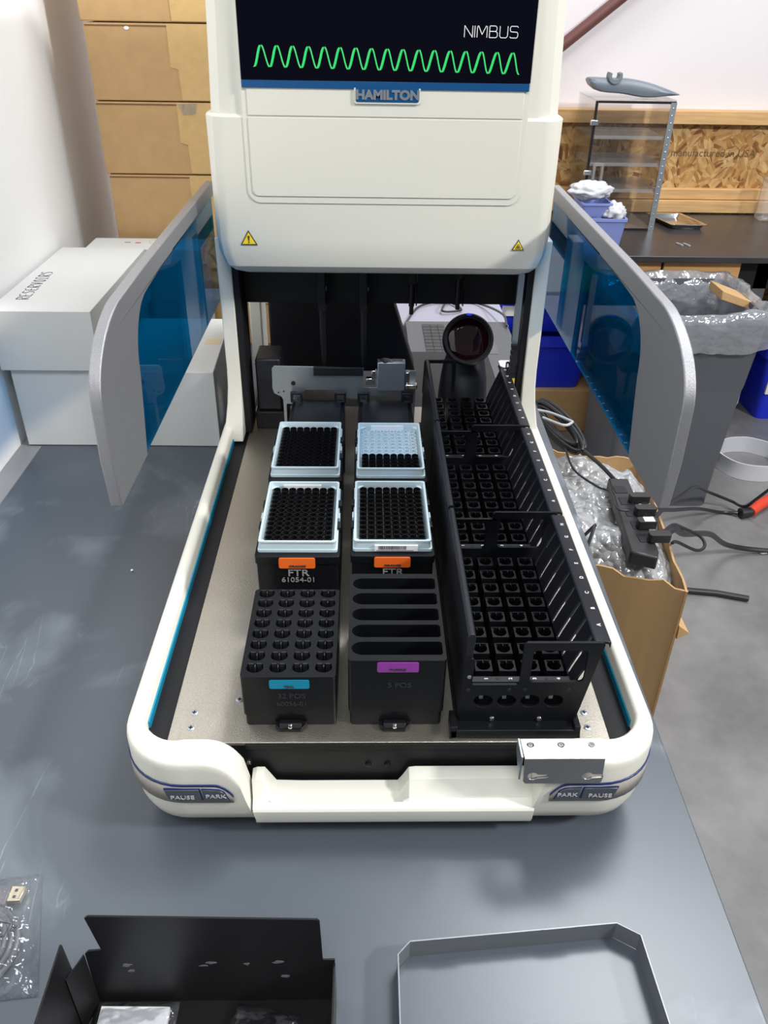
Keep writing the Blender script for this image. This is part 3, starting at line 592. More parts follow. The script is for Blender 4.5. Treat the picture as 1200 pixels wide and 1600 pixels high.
# dark empty nests behind the racks
for cx, lab in ((-0.0710, 'dark flat cover plate behind the back left tip rack'), (0.0300, 'dark flat cover plate behind the half-empty back right tip rack')):
    d = thing('cover_plate', (cx, 0.53, 0.0), lab, 'cover plate', 'dark plates behind the tip racks')
    MB().prism([(cx-0.042, 0.475), (cx+0.042, 0.475), (cx+0.040, 0.590), (cx-0.040, 0.590)], 'z', 0.0005, 0.058).build('block', BLK, d, bevel=0.001)
    MB().prism([(0.476, 0.0585), (0.590, 0.0590), (0.590, 0.0625), (0.476, 0.0605)], 'x', cx-0.0345, cx+0.0345).build('plate', BLKP, d, bevel=0.0015)
    for s in (-1, 1):
        MB().prism([(cx+s*0.033-0.009, 0.0605), (cx+s*0.033+0.009, 0.0605), (cx+s*0.033+0.009, 0.077), (cx+s*0.033-0.009, 0.077)], 'y', 0.583, 0.590, [[(cx+s*0.033-0.0055, 0.063), (cx+s*0.033+0.0055, 0.063), (cx+s*0.033+0.0055, 0.073), (cx+s*0.033-0.0055, 0.073)]]).build('retaining_clip', BLKP, d, bevel=0.0008)
# zinc gripper plate at the back
zp = thing('zinc_mounting_plate', (-0.03, 0.60, 0.0), 'upright zinc-plated sheet bracket across the back of the deck', 'bracket')
y = 0.597
MB().prism([(-0.141, 0.078), (-0.139, 0.070), (-0.128, 0.064), (-0.1255, 0.058), (-0.1255, 0.0), (-0.1215, 0.0), (-0.1205, 0.052), (-0.095, 0.052), (-0.0945, 0.072), (-0.091, 0.0755), (-0.034, 0.0755), (-0.030, 0.072), (-0.030, 0.062), (0.000, 0.060), (0.000, 0.066), (0.046, 0.066), (0.046, 0.0), (0.076, 0.0), (0.076, 0.108), (0.0175, 0.108), (0.0175, 0.080), (-0.003, 0.080), (-0.003, 0.112), (-0.136, 0.114), (-0.140, 0.110)], 'y', y, y+0.002).build('plate', ZINC, zp, bevel=0.0004)
MB().box(-0.0780, -0.0035, y-0.004, y, 0.100, 0.1135).build('black_pad', BLKP, zp, bevel=0.001)
MB().box(0.0180, 0.0590, y-0.012, y+0.004, 0.080, 0.125).build('sensor_block', ZINC, zp, bevel=0.001)
MB().lathe([(0.0085, 0.125), (0.0085, 0.1262)], (0.029, y-0.004, 0), 24).build('round_cap', CHROME, zp); MB().box(0.040, 0.055, y-0.009, y+0.001, 0.125, 0.1262).build('square_cap', CHROME, zp)
MB().box(0.0600, 0.066, y-0.008, y+0.004, 0.090, 0.108).box(0.0600, 0.078, y-0.012, y+0.0, 0.083, 0.0895).build('side_clip', CHROME, zp, bevel=0.001)
MB().box(0.001, 0.0165, y+0.001, y+0.010, 0.082, 0.094).box(0.009, 0.0165, y-0.002, y+0.008, 0.094, 0.108).build('catch', CHROME, zp, bevel=0.001)
for x, z, r in ((-0.109, 0.0865, 0.0035), (-0.124, 0.073, 0.0012), (-0.132, 0.071, 0.0012)): MB().lathe([(r, y-0.001), (r, y)], (x, 0, z), 12, 'y').build('screw', BLKP, zp)
# ---------------------------------------------------------------- tube carriers on the right
cb = thing('carrier_base', (0.14, 0.3, 0.0), 'long black carrier rail under the three lettered tube racks', 'carrier base')
MB().box(0.080, 0.201, -0.018, -0.001, 0.0005, 0.0105).box(0.080, 0.0865, -0.018, 0.004, 0.0005, 0.0150).box(0.195, 0.201, -0.018, 0.004, 0.0005, 0.0150).build('end_block', BLK, cb, bevel=0.001)
MB().box(0.086, 0.196, 0.0, 0.634, 0.0005, 0.0035).build('rail', BLKM, cb)
def unit(k):
    y0 = -0.006 + 0.2115*k; y1 = y0 + 0.2085
    lab = ['black lettered tube rack with slotted side, nearest of the three end to end', 'black lettered tube rack with slotted side, middle of the three end to end', 'black lettered tube rack with slotted side, farthest of the three, by the scanner'][k]
    u = thing('tube_rack', (0.14, y0+0.104, 0.0035), lab, 'tube rack', 'black tube racks end to end on the right of the deck')
    # left wall
    MB().prism([(0.0885, 0.004), (0.0915, 0.004), (0.0975, 0.108), (0.0975, 0.113), (0.0960, 0.1155), (0.0925, 0.1155), (0.0905, 0.113)], 'y', y0+0.002, y1-0.0005).build('left_wall', BLKP, u, bevel=0.0006)
    # right wall with slanted slots: built as ribs between a lower and an upper band
    lo = (0.1895, 0.052); mid = (0.1935, 0.064); hi = (0.2085, 0.1035)
    def strip(a, b_, ya, yb, sh=0.0, t=0.0018):
        n = Vector((b_[1]-a[1], 0, -(b_[0]-a[0]))).normalized()*t
        A, B = Vector((a[0], 0, a[1])), Vector((b_[0], 0, b_[1]))
        v = [A+Vector((0, ya, 0)), A+Vector((0, yb, 0)), B+Vector((0, yb+sh, 0)), B+Vector((0, ya+sh, 0))]
        return v + [p+n for p in v], [(0, 1, 2, 3), (7, 6, 5, 4), (0, 4, 5, 1), (1, 5, 6, 2), (2, 6, 7, 3), (3, 7, 4, 0)]
    b = MB(); n = 8; pit = (y1-y0-0.016)/n
    b.add(*strip((0.1885, 0.004), lo, y0+0.003, y1-0.002))
    for i in range(n+1):
        ya = y0+0.006+pit*i-0.0060; yb = ya+0.0190 if i < n else y1-0.002
        ya = max(ya, y0+0.003); yb = min(yb, y1-0.002)
        b.add(*strip(lo, mid, ya, yb)); b.add(*strip(mid, (0.2060, 0.097), ya, yb))
    b.add(*strip((0.2060, 0.097), hi, y0+0.003, y1-0.002))
    b.build('slotted_wall', BLKP, u, smooth=False)
    rail = MB().prism([(0.2040, 0.1035), (0.2170, 0.1025), (0.2175, 0.0985), (0.2185, 0.0985), (0.2182, 0.1045), (0.2165, 0.1055), (0.2045, 0.1065), (0.2030, 0.1050)], 'y', y0+0.004, y1).build('letter_rail', BLKP, u, bevel=0.0005)
    for i, c in enumerate('ABCDEFGH'):
        text(c, 0.0052, WINK, rail, (0.2120, y0+0.026+i*(0.0234), 0.1062), (0.12, 1, 0), (-1, 0.12, 0), depth=0.0002, bold=0.00008)
    # sockets
    z = 0.055; g0 = y0+0.0275
    MB().box(0.0985, 0.1885, y0+0.003, y1-0.002, 0.006, 0.012).build('floor_plate', BLKM, u)
    for i in range(4):
        for j in range(8):
            X = 0.1115+0.0222*i; Y = g0+0.02345*j; s = 0.0080; r = 0.0066
            q = MB().prism([(X-s, Y-s*0.92), (X+s, Y-s*0.92), (X+s, Y+s*0.92), (X-s, Y+s*0.92)], 'z', 0.0125, z, [circ(X, Y+0.0006, r, 16)])
            q.box(X-0.0005, X+0.0005, Y+0.0030, Y+r+0.0006, 0.02, z+0.0006)
            q.box(X-0.0062, X-0.0012, Y+0.0052, Y+0.0062, z-0.004, z+0.0012).box(X+0.0012, X+0.0062, Y+0.0052, Y+0.0062, z-0.004, z+0.0012)
            q.build('tube_socket', BLK, u, smooth=False)
    # numbered front strip, end plate with round openings, handle frames
    ns = MB().box(0.0975, 0.1885, y0+0.0035, y0+0.0105, z+0.001, z+0.0028).build('number_strip', BLKP, u, bevel=0.0004)
    for i in range(4): text('1234'[i], 0.0046, WINK, ns, (0.1115+0.0222*i, y0+0.007, z+0.0031), (0, 1, 0), (-1, 0, 0), depth=0.0002, bold=0.0001)
    for X in (0.1215, 0.1665): MB().lathe([(0.0014, z+0.0028), (0.0014, z+0.0031)], (X, y0+0.007, 0), 10).build('strip_hole', BLKM, ns)
    yf = y0
    plate = [(0.0885, 0.004), (0.1950, 0.004), (0.1985, 0.0150), (0.2120, 0.1050), (0.2105, 0.1075), (0.1430, 0.1075), (0.1405, 0.1050), (0.1405, 0.0590), (0.1385, 0.0570), (0.0985, 0.0570)]
    if k == 0: plate += [(0.0975, 0.0600), (0.0985, 0.0860), (0.0965, 0.0885), (0.0890, 0.0885)]
    else: plate += [(0.0985, 0.0900), (0.1010, 0.0935), (0.1350, 0.0935), (0.1378, 0.0905), (0.1385, 0.059), (0.1404, 0.059), (0.1404, 0.0970), (0.1378, 0.0985), (0.0910, 0.0985), (0.0885, 0.0960)]
    if k == 0: MB().prism(plate, 'y', yf-0.0, yf+0.0028, [circ(0.1095+0.0217*i, 0.0365, 0.0090, 24, 0.0078) for i in range(4)] + [rr(0.1495, 0.1985, 0.0605, 0.0985, 0.004)]).build('end_frame', BLK, u, bevel=0.0005)
    else:
        p2 = [(0.0885, 0.004), (0.1950, 0.004), (0.1985, 0.0150), (0.2120, 0.1050), (0.2105, 0.1075), (0.1430, 0.1075), (0.1405, 0.1050), (0.1405, 0.0970), (0.1385, 0.0985), (0.0960, 0.0985), (0.0950, 0.0965)]
        MB().prism(p2, 'y', yf, yf+0.0028, [rr(0.0995, 0.1340, 0.0590, 0.0930, 0.004), rr(0.1490, 0.1985, 0.0605, 0.0985, 0.004)]).build('end_frame', BLK, u, bevel=0.0005)
    if k == 0:
        b = MB()
        for i in range(4): b.box(0.1095+0.0217*i-0.0032, 0.1095+0.0217*i+0.0006, yf+0.006, yf+0.0085, 0.0335, 0.0375)  # bright blocks standing in for the small reflections inside the round openings
        b.build('hole_glint', ZINC, u); MB().box(0.098, 0.188, yf+0.009, yf+0.0105, 0.0125, 0.054).build('back_shutter', BLKM, u)
        for X in (0.1195, 0.1640): MB().lathe([(0.0001, yf-0.0018), (0.0022, yf-0.0012), (0.0026, yf+0.0)], (X, 0, 0.0135), 16, 'y').build('screw', CHROME, u)
        for X, Z in ((0.0945, 0.0510), (0.1320, 0.0510), (0.1465, 0.0510), (0.1865, 0.0510), (0.0945, 0.067)): MB().lathe([(0.0001, yf-0.0008), (0.0018, yf-0.0006), (0.0020, yf+0.0)], (X, 0, Z), 12, 'y').build('screw', BLKP if Z < 0.06 else ZINC, u)
    if k == 2: MB().prism([(0.0885, 0.060), (0.0945, 0.060), (0.0965, 0.1060), (0.0990, 0.1085), (0.1300, 0.1085), (0.1330, 0.106), (0.134, 0.060), (0.139, 0.060), (0.1390, 0.1110), (0.1350, 0.1140), (0.0930, 0.1140), (0.0900, 0.111)], 'y', y1-0.001, y1+0.002).build('rear_handle', BLK, u, bevel=0.0005)
for k in range(3): unit(k)
# barcode scanner on its stand
sc = thing('barcode_scanner', (0.163, 0.70, 0.0), 'black round barcode scanner with dark red window behind the tube racks', 'scanner')
b = MB(); rows = []
for z, hw, y0, y1 in ((0.0005, 0.040, 0.655, 0.78), (0.02, 0.040, 0.66, 0.77), (0.05, 0.038, 0.672, 0.752), (0.075, 0.034, 0.688, 0.745), (0.095, 0.028, 0.695, 0.735), (0.115, 0.022, 0.698, 0.73)):
    rows.append([Vector((0.163+hw*math.copysign(abs(math.cos(t))**0.8, math.cos(t)), (y0+y1)/2+(y1-y0)/2*math.sin(t), z)) for t in [2*math.pi*i/24 for i in range(24)]])
b.loft(rows, closed=True, caps=True).build('stand', BLKP, sc)
tilt = Matrix.Translation((0.161, 0.675, 0.128)) @ Matrix.Rotation(math.radians(-24), 4, 'X')
MB().lathe([(0.020, 0.045), (0.032, 0.035), (0.0395, 0.012), (0.0405, 0.0), (0.0395, -0.006), (0.0375, -0.009), (0.0350, -0.009), (0.0345, -0.003)], n=40, axis='y').xf(tilt).build('head', BLKP, sc)
MB().lathe([(0.0345, -0.002), (0.030, -0.0045), (0.018, -0.0065), (0.0001, -0.007)], n=40, axis='y').xf(tilt).build('scan_window', LENS, sc)
MB().prism(circ(0, 0.0375, 0.0045, 16, 0.0012), 'y', -0.0095, -0.0088).xf(tilt).build('blue_light', mat('blue_led', (0.01, 0.03, 0.7), 0.3, emis=1.2), sc)
# ================================================================ THINGS ON THE TABLE BEHIND
lp = thing('laptop_computer', (0.23, 1.17, T), 'grey laptop with dark keys on the table behind the robot', 'laptop')
MB().prism(rr(0.095, 0.335, 0.99, 1.325, 0.008), 'z', T+0.0005, T+0.018).build('base', LAPT, lp, bevel=0.002)
for i in range(3):
    for j in range(13): MB().box(0.133+i*0.0175, 0.1485+i*0.0175, 1.035+j*0.0205, 1.053+j*0.0205, T+0.018, T+0.0205).build('key', KEY, lp, smooth=False)
MB().box(0.20, 0.29, 1.12, 1.24, T+0.018, T+0.0188).build('palm_rest', mat('palm_grey', (0.10, 0.104, 0.11), 0.5), lp)
tag(MB().box(0.02, 0.345, 1.34, 1.58, T+0.0003, T+0.0022).build('paper_sheet', mat('lilac_paper', (0.30, 0.30, 0.37), 0.6)), 'white sheet lying on the table beyond the laptop', 'paper')
tag(MB().prism([(0.040, 0.93), (0.075, 0.93), (0.088, 1.45), (0.010, 1.45)], 'z', T+0.0003, T+0.0018).build('plastic_sleeve', mat('sleeve_lilac', (0.27, 0.28, 0.37), 0.25, bump=0.8, bscale=30)), 'lilac-tinted plastic sleeve beside the laptop', 'sleeve')
tag(MB().tube(spline([(0.06, 1.18, T+0.006), (0.10, 1.36, T+0.006), (0.14, 1.47, T+0.008), (0.21, 1.50, T+0.008), (0.24, 1.44, T+0.008), (0.19, 1.42, T+0.012), (0.22, 1.50, T+0.014), (0.29, 1.49, T+0.008), (0.33, 1.36, T+0.026), (0.33, 1.28, T+0.024)], 8), 0.0028, 8).build('laptop_cable', RUBBER), 'thin black cable looped on the white sheet beyond the laptop', 'cable')
# ---- white cartons, left
r1 = thing('white_carton', (-0.51, 0.89, T), 'white lidded carton with RESERVOIRS handwritten on its lid, against the left wall', 'box')
MB().box(-0.5880, -0.4450, 0.724, 1.085, T+0.0005, 0.10).build('carton_body', WBOX, r1, bevel=0.0015)
lid = MB().box(-0.5985, -0.4360, 0.716, 1.095, 0.0530, 0.1535).build('lid', WBOX, r1, bevel=0.001)
H = {'R': [[(0, 0), (0, 1), (.6, .9), (.6, .6), (0, .5), (.6, 0)]], 'E': [[(.6, 1), (.05, .95), (0, .5), (.5, .5)], [(0, .5), (.05, .05), (.6, 0)]], 'S': [[(.6, .9), (.2, 1), (0, .75), (.5, .45), (.5, .1), (0, 0)]],
     'V': [[(0, 1), (.3, 0), (.6, 1)]], 'O': [[(.3, 1), (0, .6), (.1, .1), (.5, 0), (.65, .5), (.3, 1)]], 'I': [[(0, 1), (.5, 1)], [(.25, 1), (.25, 0)], [(0, 0), (.5, 0)]]}
b = MB(); w = 0
for c in 'RESERVOIRS':
    for l in H[c]:
        P = [Vector((-0.5525 - p[1]*0.0205 - (w+p[0])*0.0012, 0.774 + (w+p[0]*0.7)*0.0232, 0.1538)) for p in l]
        for a0, a1 in zip(P[:-1], P[1:]): b.tube([a0, a1], 0.0005, 5)
    w += 0.68
b.build('handwriting', INK, lid)
r2 = thing('white_carton', (-0.36, 0.85, T), 'white carton with a tan tape patch on top, beside the lidded carton', 'box')
MB().prism([(-0.4300, 0.724), (-0.2530, 0.722), (-0.2620, 0.985), (-0.4300, 0.985)], 'z', T+0.0005, 0.0495).build('carton_body', WBOX, r2, bevel=0.0015)
MB().box(-0.289, -0.262, 0.850, 0.876, 0.0495, 0.0500).build('tape_patch', mat('tan_patch', (0.62, 0.52, 0.33), 0.6), r2)
r3 = thing('white_carton', (-0.46, 1.15, T), 'white carton with small printed marks, between the lidded carton and the brown boxes', 'box')
MB().box(-0.560, -0.330, 1.105, 1.19, T+0.0005, 0.1485).build('carton_body', WBOX, r3, bevel=0.0015)
MB().box(-0.470, -0.459, 1.150, 1.156, 0.1485, 0.1490).build('red_mark', RED, r3); MB().prism(circ(-0.436, 1.165, 0.0085, 20, 0.015), 'z', 0.1485, 0.1489, [circ(-0.436, 1.165, 0.0065, 20, 0.012)]).build('ring_mark', mat('olive_mark', (0.5, 0.5, 0.3), 0.6), r3)
text('~::', 0.012, INK, r3, (-0.486, 1.155, 0.149), XP, YP, name='printed_mark')
# ---- stack of brown cartons
Z = [T, 0.0085, 0.1385, 0.2685, 0.4010, 0.5320, 0.6650, 0.7980]
labs = ['brown taped carton at the very bottom of the stack behind the white cartons', 'brown taped carton second from the bottom, hidden behind the white cartons', 'brown taped carton, lowest one fully showing above the white cartons',
        'brown taped carton with crinkled tape at its top, second showing above the white cartons', 'brown taped carton with a small white scuff at its top edge', 'brown taped carton at the top edge of the picture, slid right', 'brown taped carton on top of the stack, above the picture edge']
for i in range(7):
    z0, z1 = Z[i]+0.0008, Z[i+1]-0.0012; dx = (0.0, 0.0, 0.004, 0.0, 0.001, -0.004, 0.0)[i]
    bx_ = thing('cardboard_box', (-0.42, 1.36, z0), labs[i], 'box', 'brown cartons stacked by the left wall')
    x0, x1, y0, y1 = -0.5250+dx, -0.145+dx, 1.215, 1.52
    MB().box(x0, x1, y0, y1, z0, z1).build('carton_body', CARD, bx_, bevel=0.002)
    MB().box(x0+0.002, x1-0.002, y0-0.0006, y0+0.0004, z1-0.0055, z1-0.0030).build('flap_seam', CARDD, bx_)
    tx = x0+0.153 + (0.0, 0.0, 0.010, 0.004, 0.0, 0.0, 0.0)[i]; hz = z1-z0
    MB().prism([(tx+0.016, z0+0.002), (tx+0.105, z0+0.002), (tx+0.105, z1), (tx, z1), (tx, z0+hz*0.45), (tx+0.014, z0+hz*0.42)], 'y', y0-0.0014, y0-0.0004).build('packing_tape', TAPE, bx_)
    if i == 4: MB().prism(circ(-0.445, z1-0.008, 0.005, 14, 0.003), 'y', y0-0.0012, y0).build('scuff', PAPER, bx_)
    if i == 3: MB().prism([(tx+0.002, z1-0.003), (tx+0.04, z1-0.001), (tx+0.035, z1-0.02), (tx+0.012, z1-0.022)], 'y', y0-0.003, y0-0.0015).build('crinkled_tape', POLY, bx_)

# ================================================================ RIGHT BENCH AND BEYOND
BZ = -0.20
bn = thing('lab_bench', (2.2, 2.8, FL), 'black-topped lab bench with maple drawer fronts along the back wall', 'bench')
MB().box(0.55, 4.6, 2.395, 3.075, BZ-0.022, BZ).build('worktop', BENCHB, bn, bevel=0.002)
for a, c in ((0.62, 1.085), (1.095, 1.380), (1.62, 2.3)): MB().box(a, c, 2.425, 2.445, BZ-0.14, BZ-0.024).build('drawer_front', WOODL, bn, bevel=0.002)
MB().box(0.58, 4.5, 2.45, 2.47, BZ-0.13, BZ-0.0225).build('apron', BLKM, bn)
for x in (0.6, 1.48, 2.6, 4.4):
    for y_ in (2.47, 3.03): MB().box(x-0.025, x+0.025, y_-0.02, y_+0.02, FL, BZ-0.0225).build('leg', LAPT, bn)
# clear acrylic cabinet
cab = thing('acrylic_cabinet', (1.0, 2.95, BZ), 'clear acrylic storage cabinet with shelves and a steel hinge strip', 'cabinet')
cx0, cx1, cy0, cy1, cz1 = 0.850, 1.150, 2.78, 3.09-0.02, 0.262; z0 = BZ+0.0005
MB().box(cx0, cx0+0.006, cy0+0.006, cy1, z0, cz1).build('side_panel', ACR, cab); MB().box(cx1-0.006, cx1, cy0+0.006, cy1, z0, cz1).build('side_panel', ACR, cab)
MB().box(cx0+0.006, cx1-0.006, cy1-0.006, cy1, z0, cz1).build('back_panel', ACR, cab)
MB().box(cx0, cx1, cy0, cy1, cz1, cz1+0.006).build('top_panel', ACRE, cab); MB().box(cx0+0.006, cx1-0.006, cy0+0.006, cy1-0.006, z0, z0+0.006).build('bottom_panel', ACRE, cab)
for zz in (0.135, 0.040, -0.055): 
    sh = MB().box(cx0+0.006, cx1-0.006, cy0+0.010, cy1-0.006, zz, zz+0.005).build('shelf', ACRE, cab)
    MB().box(cx0+0.006, cx1-0.006, cy0+0.006, cy0+0.010, zz-0.003, zz+0.009).build('shelf_lip', ACRE, sh)
dr = MB().box(cx0+0.006, cx1-0.02, cy0, cy0+0.005, z0+0.004, cz1-0.004).build('door_panel', ACR, cab)
MB().box(cx0, cx0+0.009, cy0-0.001, cy0+0.006, z0, cz1).box(cx0+0.009, cx1, cy0-0.001, cy0+0.006, cz1-0.007, cz1+0.001).box(cx0+0.009, cx1-0.02, cy0-0.001, cy0+0.006, z0, z0+0.006).build('door_gasket', BLKM, cab)
hs = MB().box(cx1-0.020, cx1+0.002, cy0-0.003, cy0-0.0012, z0, cz1-0.002).box(cx1+0.0005, cx1+0.002, cy0-0.0012, cy0+0.012, z0, cz1-0.002).build('hinge_strip', ZINC, cab)
for k in range(18): MB().lathe([(0.0001, cy0-0.0052), (0.0026, cy0-0.0042), (0.003, cy0-0.003)], (cx1-0.009, 0, z0+0.012+k*0.0252), 8, 'y').build('rivet', CHROME, hs)
for zz in (0.18, 0.005): MB().box(cx0-0.012, cx0+0.018, cy0-0.010, cy0-0.001, zz, zz+0.018).build('latch', CHROME, cab, bevel=0.002)
MB().prism(rr(0.872, 0.912, -0.045, 0.05, 0.003), 'y', cy0-0.014, cy0-0.0005, [rr(0.881, 0.903, -0.035, 0.040, 0.002)]).build('door_handle', ACRE, cab)
# grey plastic pipette stand lying on the cabinet
gp = thing('grey_plastic_stand', (1.0, 2.86, cz1+0.006), 'blue-grey moulded plastic shell with a hook lying on the acrylic cabinet', 'plastic shell')
top = [(0.822, 0.335), (0.845, 0.337), (0.90, 0.334), (0.94, 0.335), (0.98, 0.334), (1.03, 0.326), (1.07, 0.317), (1.12, 0.302), (1.178, 0.283)]
bot = [(0.826, 0.318), (0.842, 0.290), (0.90, 0.284), (0.95, 0.284), (0.99, 0.278), (1.04, 0.270), (1.08, 0.270), (1.13, 0.277), (1.178, 0.280)]
b = MB(); rows = []
for (a, zt), (c, zb) in zip(top, bot):
    rows.append([Vector((a, 2.80, zb+0.004)), Vector((a, 2.795, (zt+zb)/2)), Vector((a, 2.80, zt-0.003)), Vector((a, 2.815, zt)), Vector((a, 2.90, zt-0.002)), Vector((a, 2.92, (zt+zb)/2)), Vector((a, 2.90, zb)), Vector((a, 2.815, zb))])
b.loft(rows, closed=True, caps=True).build('shell', GREYP, gp, subsurf=1)
arc = [(0.912+0.026*math.cos(math.radians(a)), 0.342+0.026*math.sin(math.radians(a))) for a in range(150, 391, 20)]; arc2 = [(0.912+0.014*math.cos(math.radians(a)), 0.344+0.014*math.sin(math.radians(a))) for a in range(390, 149, -20)]
MB().prism(arc+arc2, 'y', 2.790, 2.83).build('hook', GREYP, gp, bevel=0.002)
# periwinkle bins with a white cloth
pb = thing('parts_bin', (0.85, 2.49, BZ), 'periwinkle-blue plastic bin at the left end of the black bench', 'bin')
MB().loft([[Vector((x, y, z)) for x, y in rr(0.775+o, 0.925-o, 2.41+o, 2.60-o, 0.01, 3)] for o, z in ((0.012, BZ+0.0005), (0.0, -0.085), (-0.004, -0.085), (-0.004, -0.075), (0.004, -0.075), (0.015, BZ+0.006))], closed=True, caps=True).build('bin_body', PBIN, pb)
MB().loft([[Vector((x, y, z)) for x, y in rr(0.765+o, 0.870-o, 2.43+o, 2.59-o, 0.01, 3)] for o, z in ((0.006, -0.073), (0.0, -0.035), (-0.004, -0.035), (-0.004, -0.028), (0.004, -0.028), (0.008, -0.068))], closed=True, caps=True).build('inner_bin', PBIN, pb)
def blob(name, c, s, m, seed, amp, sub=3, parent=None, freq=1.0):
    bm = bmesh.new(); bmesh.ops.create_icosphere(bm, subdivisions=sub, radius=1)
    b = MB(); b.v = []
    for v in bm.verts:
        n = noise.noise(v.co*2.2*freq + Vector((seed, 0, 0)))*amp + noise.noise(v.co*6*freq+Vector((0, seed, 0)))*amp*0.5
        p = v.co*(1+n); b.v.append(Vector((c[0]+p.x*s[0], c[1]+p.y*s[1], c[2]+p.z*s[2])))
    b.f = [tuple(v.index for v in f.verts) for f in bm.faces]; bm.free()
    return b.build(name, m, parent, ang=180)
tag(blob('white_cloth', (0.80, 2.49, 0.005), (0.075, 0.06, 0.030), FOAM, 3, 0.30, 4), 'crumpled white cloth heaped on the periwinkle bin', 'cloth')
tag(blob('white_glove', (0.885, 2.45, -0.060), (0.040, 0.04, 0.034), FOAM, 9, 0.35, 4), 'crumpled white wrapper spilling over the bin rim', 'wrapper')
ft = thing('metal_tray', (1.28, 2.90, BZ), 'small shallow metal tray on the black bench beside the acrylic cabinet', 'tray')
MB().loft([[Vector((x + (0.04 if y < 2.9 else 0), y, z)) for x, y in rr(1.19+o, 1.33-o, 2.80+o, 3.00-o, 0.012, 3)] for o, z in ((0.012, BZ+0.0005), (0.002, BZ+0.016), (-0.006, BZ+0.018), (-0.006, BZ+0.020), (0.003, BZ+0.0185), (0.014, BZ+0.003))], closed=True, caps=True).build('tray_body', CHROME, ft)
tag(MB().box(1.655, 1.72, 2.955, 3.02, BZ+0.0005, BZ+0.17).build('clear_bottle', ACRE, bevel=0.008), 'clear plastic container cut by the right picture edge on the bench', 'container')
for x_, y_ in ((1.190, 2.545), (1.215, 2.540)):
    tag(MB().prism([(x_, y_), (x_+0.008, y_), (x_-0.004, y_+0.035), (x_-0.012, y_+0.035)], 'z', BZ+0.0003, BZ+0.004).build('small_tip', mat('grey_scrap', (0.35, 0.34, 0.33), 0.5) if 'grey_scrap' not in bpy.data.materials else bpy.data.materials['grey_scrap']), 'one of two tiny pale sticks near the black bench edge', 'stick', 'pale sticks on the black bench')
# trash can with liner
cn = thing('trash_can', (1.06, 2.15, FL), 'tall dark grey slim rubbish bin with a clear liner, on the floor', 'trash can')
def canrow(f, z): return [Vector((x, y, z)) for x, y in rr(1.065-0.215*f, 1.065+0.215*f, 2.145-0.205*f, 2.145+0.205*f, 0.035, 5)]
MB().loft([canrow(0.91, FL+0.0005), canrow(0.965, -0.53), canrow(0.985, -0.53), canrow(1.0, -0.512), canrow(1.06, -0.29), canrow(1.10, -0.288), canrow(1.10, -0.268), canrow(1.04, -0.268), canrow(0.90, FL+0.02)], closed=True, caps=True).build('can_body', CAN, cn)
def linerrow(f, z, amp, ph):
    out = []
    for k, (x, y) in enumerate(rr(1.065-0.215*f, 1.065+0.215*f, 2.145-0.205*f, 2.145+0.205*f, 0.04, 12)):
        pass
    base = []; P = rr(1.065-0.215*f, 1.065+0.215*f, 2.145-0.205*f, 2.145+0.205*f, 0.04, 6); M_ = 120
    per = [Vector((p[0], p[1], 0)) for p in P] + [Vector((P[0][0], P[0][1], 0))]; Ls = [0]
    for a, b_ in zip(per[:-1], per[1:]): Ls.append(Ls[-1]+(b_-a).length)
    for k in range(M_):
        t = Ls[-1]*k/M_; i = max(j for j in range(len(Ls)-1) if Ls[j] <= t); q = per[i].lerp(per[i+1], (t-Ls[i])/(Ls[i+1]-Ls[i]+1e-9))
        nz = noise.noise(Vector((q.x*9, q.y*9, ph)))*amp; nz2 = noise.noise(Vector((q.x*25, q.y*25, ph+5)))*amp*0.6
        d = (q-Vector((1.065, 2.145, 0))).normalized(); out.append(Vector((q.x, q.y, z+nz)) + d*(nz2))
    return out
tag(MB().loft([linerrow(0.90, -0.55, 0.03, 1), linerrow(0.95, -0.40, 0.03, 2), linerrow(1.0, -0.30, 0.02, 3), linerrow(1.08, -0.245, 0.03, 4), linerrow(1.15, -0.25, 0.02, 4.4), linerrow(1.16, -0.30, 0.025, 5), linerrow(1.15, -0.345, 0.02, 6), linerrow(1.14, -0.375, 0.03, 7)], closed=True).build('bin_liner', LINER, ang=180), 'crumpled clear plastic liner hanging over the rim of the grey bin', 'bin liner')
tag(MB().prism([(1.19, -0.262), (1.33, -0.305), (1.33, -0.280), (1.19, -0.232)], 'y', 2.10, 2.22).build('card_scrap', CARD, bevel=0.002), 'piece of brown cardboard lying in the grey bin', 'cardboard')
# blue tote bins under the bench
def tote(cx, cy, w, d, h, lab, z0=FL):
    t_ = thing('tote_bin', (cx, cy, z0), lab, 'tote', 'royal blue totes')
    R = lambda f, z: [Vector((x, y, z)) for x, y in rr(cx-w/2*f, cx+w/2*f, cy-d/2*f, cy+d/2*f, 0.03, 4)]
    MB().loft([R(0.84, z0+0.0005), R(0.97, z0+h*0.82), R(1.03, z0+h*0.82), R(1.03, z0+h), R(0.97, z0+h), R(0.80, z0+0.01)], closed=True, caps=True).build('tote_body', BBIN, t_)
    MB().box(cx-w*0.42, cx-w*0.18, cy-d/2*0.93-0.004, cy-d/2*0.90, z0+h*0.36, z0+h*0.56).build('tote_label', PAPER, t_)
    for s in (-1, 1): MB().box(cx+s*w*0.52-0.02, cx+s*w*0.52+0.02, cy-0.06, cy+0.06, z0+h*0.70, z0+h*0.82).build('tote_handle', BBIN, t_, bevel=0.004)
tote(0.72, 2.78, 0.42, 0.45, 0.235, 'royal blue tote standing on a brown carton under the bench', FL+0.19)
tote(0.72, 2.80, 0.42, 0.45, 0.20, 'royal blue tote stacked on another blue tote under the bench', FL+0.19+0.236)
tote(1.95, 2.88, 0.50, 0.45, 0.36, 'royal blue tote on the floor right of the grey bin')
